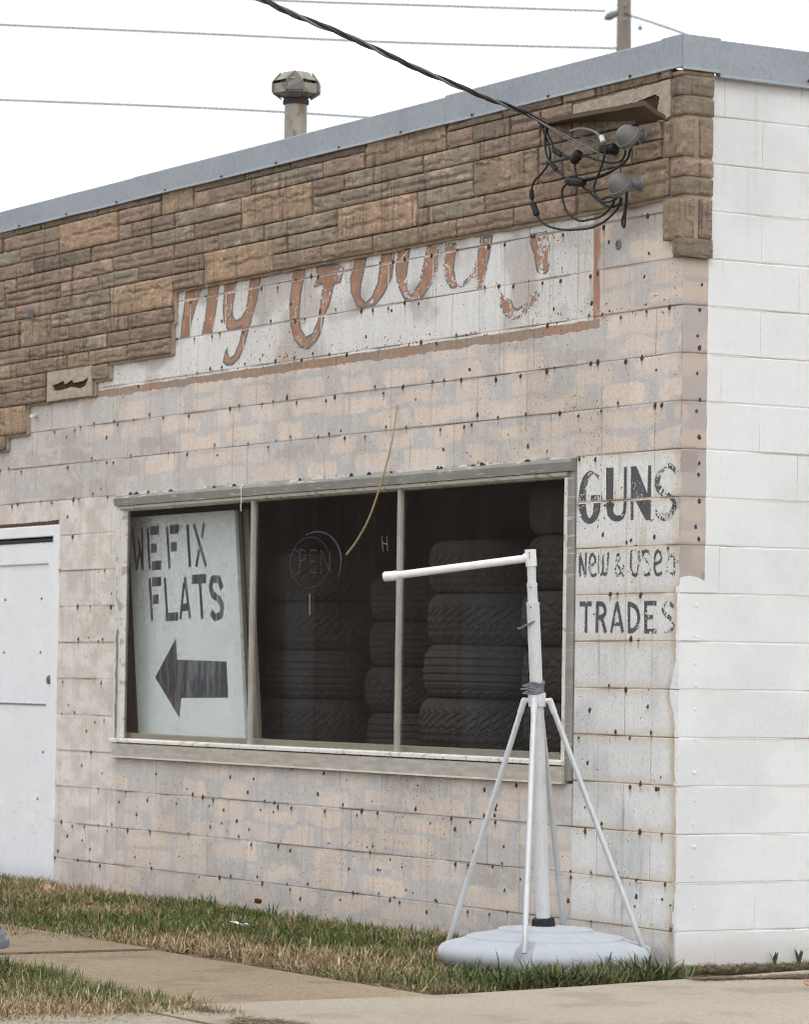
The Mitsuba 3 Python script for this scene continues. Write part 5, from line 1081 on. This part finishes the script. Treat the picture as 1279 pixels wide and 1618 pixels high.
# ------------------------------------------------------------------ grass and small things on the ground
GREENS = np.array([(.080, .118, .026), (.120, .158, .036), (.055, .080, .022), (.165, .190, .062), (.20, .195, .075), (.095, .105, .040)])
TANS = np.array([(.46, .34, .195), (.57, .445, .275), (.36, .25, .135), (.21, .145, .08), (.29, .215, .13)])
DEAD = np.array([(.20, .145, .082), (.145, .100, .056), (.29, .225, .145), (.095, .070, .045), (.23, .19, .135)])
def patchy(xy, f, seed): return meshkit.fbm(np.c_[xy * f, np.full(len(xy), seed)], 3)
def tufts(c, per, hr, wr, spread, lean, dry, seed, palettes=None, z0=-.035, flat=0.0, hscale=None):
    """Tufts of curved blades round the centres c; dry is each tuft's share of dead blades. Returns (vertices, faces, colours)."""
    r = np.random.default_rng(seed); k = len(c); per_ = r.poisson(per, k); i = np.repeat(np.arange(k), per_); n = len(i)
    off = r.normal(0, 1, (n, 2)) * (spread * r.uniform(.5, 1.3, k)[i])[:, None]; xy = c[i] + off
    a = np.arctan2(off[:, 1], off[:, 0]) + r.normal(0, .7, n)
    h = (r.uniform(*hr, k) * (1 if hscale is None else hscale))[i] * r.uniform(.55, 1.15, n)
    w = r.uniform(*wr, n); ln = lean * r.uniform(.15, 1.2, n) + flat
    d = np.stack([np.cos(a), np.sin(a)], 1); tw_ = a + r.normal(0, .6, n); sd = np.stack([-np.sin(tw_), np.cos(tw_)], 1)
    up = 1 / np.sqrt(1 + (.9 * ln) ** 2); rows = []
    for t, ww in ((0, .8), (.35, 1.0), (.7, .75), (1.0, 0)):
        o = d * (h * ln * up * (t * .55 + .65 * t * t))[:, None]; zz_ = h * up * (t - .30 * np.minimum(ln, 1.6) * t * t)
        for s_ in ((-1, 1) if ww > 0 else (0,)): rows.append(np.c_[xy + o + sd * (s_ * w * ww * .5)[:, None], zz_ + z0])
    v = np.stack(rows, 1); m = v.shape[1]
    f = (np.arange(n)[:, None, None] * m + np.array([(0, 1, 3), (0, 3, 2), (2, 3, 5), (2, 5, 4), (4, 5, 6)])).reshape(-1, 3)
    live, dead = palettes or (GREENS, TANS)
    isdry = r.random(n) < dry[i]; tone = r.uniform(.78, 1.2, k)[i]
    col = np.where(isdry[:, None], dead[r.integers(0, len(dead), n)], live[(r.integers(0, len(live), k)[i] + (r.random(n) < .5) * r.integers(0, len(live), n)) % len(live)]) * (tone * r.uniform(.75, 1.2, n))[:, None]
    return v.reshape(-1, 3), f, np.repeat(col, m, axis=0)
def lay(key, parts, label, cat):
    v, f, c, n = [], [], [], 0
    for a, b, d in parts: v.append(a); f.append(b + n); c.append(d); n += len(a)
    tag(obj(key, trimesh.Trimesh(np.vstack(v), np.vstack(f), process=False), 'mat_blade', color=np.vstack(c)), label, cat, kind='stuff')
def strip_region(n, seed, pad=0.0):
    r = np.random.default_rng(seed); xy = np.c_[r.uniform(-9.0, .95, n), r.uniform(-2.25, -.008, n)]; x, y = xy.T
    edge = -1.60 - .30 * (patchy(xy, 1.6, 3.0) - .5) * 2 - .22 * (patchy(xy, 5, 4.0) - .5) * 2 - .10 * np.clip(-x - 1.0, 0, 1) + pad
    right = .02 + .36 * np.clip(-y / .35, 0, 1) + .26 * np.clip(-y / 1.5, 0, 1.1) + .12 * (patchy(xy, 3.0, 5.0) - .5) * 2
    k = (y > edge) & (x < right) & (np.hypot(x - BC[0], y - BC[1]) > .41); return xy[k]
def strip_dry(xy):
    x, y = xy.T
    d = .20 + 1.7 * (patchy(xy, 1.3, 21.0) - .5)
    d += .85 * np.clip((-.80 - y) / .35, 0, 1) * np.clip(1.35 - np.abs(x + .95) / 1.6, 0, 1) * np.clip(.35 + 1.5 * (patchy(xy, 3.2, 51.0) - .15), .3, 1.25)
    d += .55 * np.clip((-4.0 - x) / .8, 0, 1) - .55 * np.exp(-((x - .36) / .40) ** 2 - ((y + .95) / .6) ** 2)
    return np.clip(d, .05, .97)
c = strip_region(15500, 3); c = c[np.random.default_rng(4).random(len(c)) < np.clip((patchy(c, 2.4, 9.0) - .2) * 3.5, .3, 1)]
hs = np.clip(.62 + .75 * patchy(c, 1.9, 12.0) - .12 * np.exp(-((c[:, 1] + .06) / .14) ** 2) + .5 * (patchy(c, 5.5, 71.0) > .66) - .15 * np.clip((-1.1 - c[:, 1]) / .5, 0, 1), .4, 1.5)
th = strip_region(15000, 6, -.02)
lay('grass', [tufts(c, 8, (.038, .074), (.0035, .0062), .022, .9, strip_dry(c), 3, hscale=hs), tufts(th, 3.2, (.05, .09), (.003, .005), .03, 1.2, np.full(len(th), .92), 5, (GREENS, DEAD), -.038, 1.6)],
    'patchy green and straw coloured grass along the foot of the shop wall', 'grass')
def front_region(n, seed, far=0.0):
    r = np.random.default_rng(seed); xy = np.c_[r.uniform(-2.6, 1.95, n), r.uniform(-4.6, -2.55, n)]; x, y = xy.T
    e = -2.70 + .12 * (patchy(xy, 2.4, 4.0) - .5) * 2 + .08 * (patchy(xy, 7, 14.0) - .5) * 2
    rt = 1.28 + .50 * np.clip((y + 2.98) / .22, 0, 1) + .30 * (patchy(xy, 3.5, 6.0) - .5) * 2 + far
    k = (y < e) & (x < rt); return xy[k]
c = front_region(13500, 7); x, y = c.T; c = c[np.random.default_rng(8).random(len(c)) < np.clip((patchy(c, 2.6, 19.0) - .2) * 3.5, .25, 1) * np.clip(1.25 - (x - .85) / .8, .12, 1)]
x, y = c.T
dryf = np.clip(.22 + 1.0 * (patchy(c, 1.4, 31.0) - .48) + .6 * np.clip((x - .35) / .8, 0, 1) + .5 * np.clip((-3.0 - y) / .35, 0, 1), .05, .95)
hs = np.clip(.75 + .6 * patchy(c, 2.2, 15.0) - .55 * np.clip((x - .85) / .6, 0, 1), .25, 1.35)
th = front_region(13000, 9, .12)
lay('verge_grass', [tufts(c, 7, (.045, .08), (.003, .0055), .024, 1.0, dryf, 13, z0=-.024, hscale=hs), tufts(th, 4, (.04, .075), (.003, .005), .03, 1.2, np.full(len(th), .9), 15, (GREENS, DEAD), -.014, 1.9)],
    'trodden green and brown grass of the verge in front of the walkway', 'grass')
r = np.random.default_rng(21); u = r.random(330)
c = np.c_[.45 - .12 * u + .075 * r.normal(0, 1, 330), -1.22 + .98 * u + .04 * r.normal(0, 1, 330)]; c = c[(c[:, 0] > .12) & (c[:, 0] < .62) & (c[:, 1] < -.25)]
CG = np.array([(.075, .112, .032), (.105, .145, .048), (.055, .080, .028), (.15, .165, .07), (.125, .12, .06)])
hs = np.clip(.55 + 1.0 * patchy(c, 4.0, 41.0), .4, 1.5)
th = np.c_[.47 - .10 * r.random(700) + .07 * r.normal(0, 1, 700), r.uniform(-1.35, -.28, 700)]
lay('crabgrass', [tufts(c, 6, (.075, .125), (.006, .012), .030, 1.5, np.full(len(c), .16), 22, (CG, DEAD), hscale=hs), tufts(th, 5, (.04, .08), (.003, .006), .03, 1.2, np.full(len(th), .85), 23, (CG, DEAD), -.034, 1.4)],
    'broad bladed green weeds sprawling round the front of the banner stand base', 'weeds')
r = np.random.default_rng(31); c = np.c_[r.uniform(.004, .46, 3600), r.uniform(-.16, 2.6, 3600)]
c = c[c[:, 0] < .05 + .34 * (patchy(np.c_[c[:, 0] * 0, c[:, 1]], 2.6, 2.0)) * (patchy(c, 6, 3.0) + .45)]
lay('dead_grass', [tufts(c, 7, (.03, .07), (.0028, .005), .02, 1.3, np.full(len(c), .88), 32, (GREENS, DEAD), -.028, .7)], 'brown dead grass and litter along the foot of the white side wall', 'dead grass')
c = np.c_[-1.47 + .035 * r.normal(0, 1, 420), r.uniform(-2.75, -1.65, 420)]
lay('joint_grass', [tufts(c, 6, (.02, .05), (.0028, .0045), .02, 1.2, np.full(len(c), .85), 33, (GREENS, DEAD), -.025, .8)], 'dry grass growing in the joint across the walkway', 'grass')
c = np.c_[r.uniform(.55, 1.0, 5200), r.uniform(-.42, 1.6, 5200)]
c = c[np.abs(c[:, 0] - (.77 + .12 * (patchy(np.c_[c[:, 0] * 0, c[:, 1]], 2.2, 8.0) - .5))) < .085 * np.clip(patchy(c, 3, 5.0) * 2 - .45, 0, 1)]
c2 = np.c_[r.uniform(.72, 2.1, 2600), r.uniform(-3.12, -2.62, 2600)]; c2 = c2[np.abs(c2[:, 1] + 2.86 + .1 * (patchy(c2, 2, 6.0) - .5)) < .13 * np.clip(patchy(c2, 3.5, 7.0) * 2 - .5, 0, 1)]
lay('leaf_litter', [tufts(c, 5, (.02, .05), (.003, .006), .02, 1.0, np.full(len(c), 1.0), 34, (GREENS, DEAD), .0015, 3.0), tufts(c2, 5, (.02, .05), (.003, .006), .02, 1.0, np.full(len(c2), 1.0), 35, (GREENS, DEAD), .0015, 2.6)], 'thin drift of brown plant litter lying on the drive', 'plant litter')
# upright weeds at the side wall
def weed(x, y, h, seed, lab):
    q = np.random.default_rng(seed); W_ = thing('weed', lab, 'weed')
    for i in range(5):
        a = q.uniform(0, 6.28); l = h * q.uniform(.6, 1.1); w = l * q.uniform(.10, .15); d = np.array([math.cos(a), math.sin(a), 0]); sdv = np.array([-d[1], d[0], 0]); c = np.array([x, y, -.02]) + d * .008
        rows = [c + d * l * .35 * t * t + np.array([0, 0, (l + .02) * t * (1 - .18 * t)]) + sdv * k * w * math.sin(math.pi * min(1, t * .93 + .05)) for t in np.linspace(0, 1, 7) for k in (-1, 0, 1)]
        idx = np.arange(21).reshape(7, 3)
        mm = trimesh.Trimesh(rows, [tt for i_ in range(6) for k in range(2) for tt in ((idx[i_, k], idx[i_, k + 1], idx[i_ + 1, k + 1]), (idx[i_, k], idx[i_ + 1, k + 1], idx[i_ + 1, k]))], process=False)
        obj(W_ + '__leaf', mm, 'mat_blade', smooth=True, color=np.tile((.060, .088, .034), (21, 1)))
for i, (x, y, h, l) in enumerate(((.03, .49, .05, 'small dark green weed against the white wall, nearer the corner'), (.03, .62, .055, 'small green weed at the white wall, second from the corner'), (.03, 1.10, .10, 'tallest weed at the white wall, by the right picture edge'))): weed(x, y, h, i, l)
# fallen leaves and paper
LL = ['orange brown leaf in the grass by the door', 'pale fallen leaf in the grass below the left window corner', 'dark red brown fallen leaf leaning against the wall under the window', 'small ochre fallen leaf in the grass under the sign', 'tan fallen leaf in the grass at the door sill', 'curled pale leaf in the grass left of the window corner', 'tan fallen leaf on the drive at the right picture edge']
for (x, y), l in zip(LEAVES, LL):
    q = np.random.default_rng(int(abs(x * 977)) + 3); a = q.uniform(0, 6.28); s = q.uniform(.038, .055)
    uu = np.linspace(0, 1, 7); wv = np.sin(np.pi * uu) ** .8 * .42
    v = np.array([[(u - .5), w_ * k, .35 * (abs(k) * .5 + (u - .5) ** 2)] for u, w_ in zip(uu, wv) for k in (-1, 0, 1)]) * s
    R_ = trimesh.transformations.euler_matrix(q.uniform(.2, .9), q.uniform(-.4, .4), a)[:3, :3]
    v = v @ R_.T + [x, y, .05 if x < .9 else .018]
    idx = np.arange(21).reshape(7, 3)
    mm = trimesh.Trimesh(v, [t for i in range(6) for k in range(2) for t in ((idx[i, k], idx[i, k + 1], idx[i + 1, k + 1]), (idx[i, k], idx[i + 1, k + 1], idx[i + 1, k]))], process=False)
    tag(obj('fallen_leaf', mm, 'mat_blade', smooth=True, color=np.tile({'d': (.17, .055, .03), 'o': (.34, .14, .055), 'p': (.50, .34, .24), 's': (.33, .17, .05)}.get(l[0], (.42, .26, .16)), (21, 1))), l, 'leaf')
for (x, y), s, l in zip(PAPER, (.032, .024), ('crumpled scrap of white paper in the grass below the window', 'smaller white paper scrap left of the crumpled one in the grass')):
    uu, vv = np.meshgrid(np.linspace(-1, 1, 6), np.linspace(-.6, .6, 5), indexing='ij'); q = np.stack([uu, vv, meshkit.noise(np.stack([uu * 2.3, vv * 2.3, uu * 0 + s * 100], -1)) * .8], -1).reshape(-1, 3) * s + [x, y, .035]
    idx = np.arange(30).reshape(6, 5)
    mm = trimesh.Trimesh(q, [t for i in range(5) for k in range(4) for t in ((idx[i, k], idx[i + 1, k], idx[i + 1, k + 1]), (idx[i, k], idx[i + 1, k + 1], idx[i, k + 1]))], process=False)
    tag(obj('paper_scrap', mm, 'mat_paper'), l, 'paper')

# cast iron post foot at the left edge
HY = thing('hydrant', 'grey painted cast metal hydrant foot with a bolted flange cut by the left picture edge', 'hydrant')
hx, hy = HYD[2][0], HYD[2][1]
hc = np.array([hx, hy, 0]) - RD * .215
obj(HY + '__barrel', lathe([(.10, .65), (.105, .28), (.115, .20), (.150, .135), (.165, .12), (.165, .09)], 40, hc), 'mat_hydrant', smooth=30)
obj(HY + '__flange', lathe([(.11, .122), (.196, .122), (.200, .116), (.200, .092), (.196, .088), (.12, .088)], 40, hc), 'mat_hydrant', smooth=30)
obj(HY + '__lower_barrel', lathe([(.12, .09), (.12, -.06)], 32, hc), 'mat_hydrant', smooth=30)
for i in range(8):
    a = i * math.pi / 4 + .2; c = hc + .178 * (math.cos(a) * RD + math.sin(a) * CD)
    obj(HY + '__bolt', lathe([(0, .150), (.014, .149), (.017, .142), (.017, .118)], 6, c), 'mat_hydrant')
obj(HY + '__bonnet', lathe([(.0, .86), (.05, .85), (.10, .80), (.13, .72), (.135, .66), (.10, .65)], 40, hc), 'mat_hydrant', smooth=30)
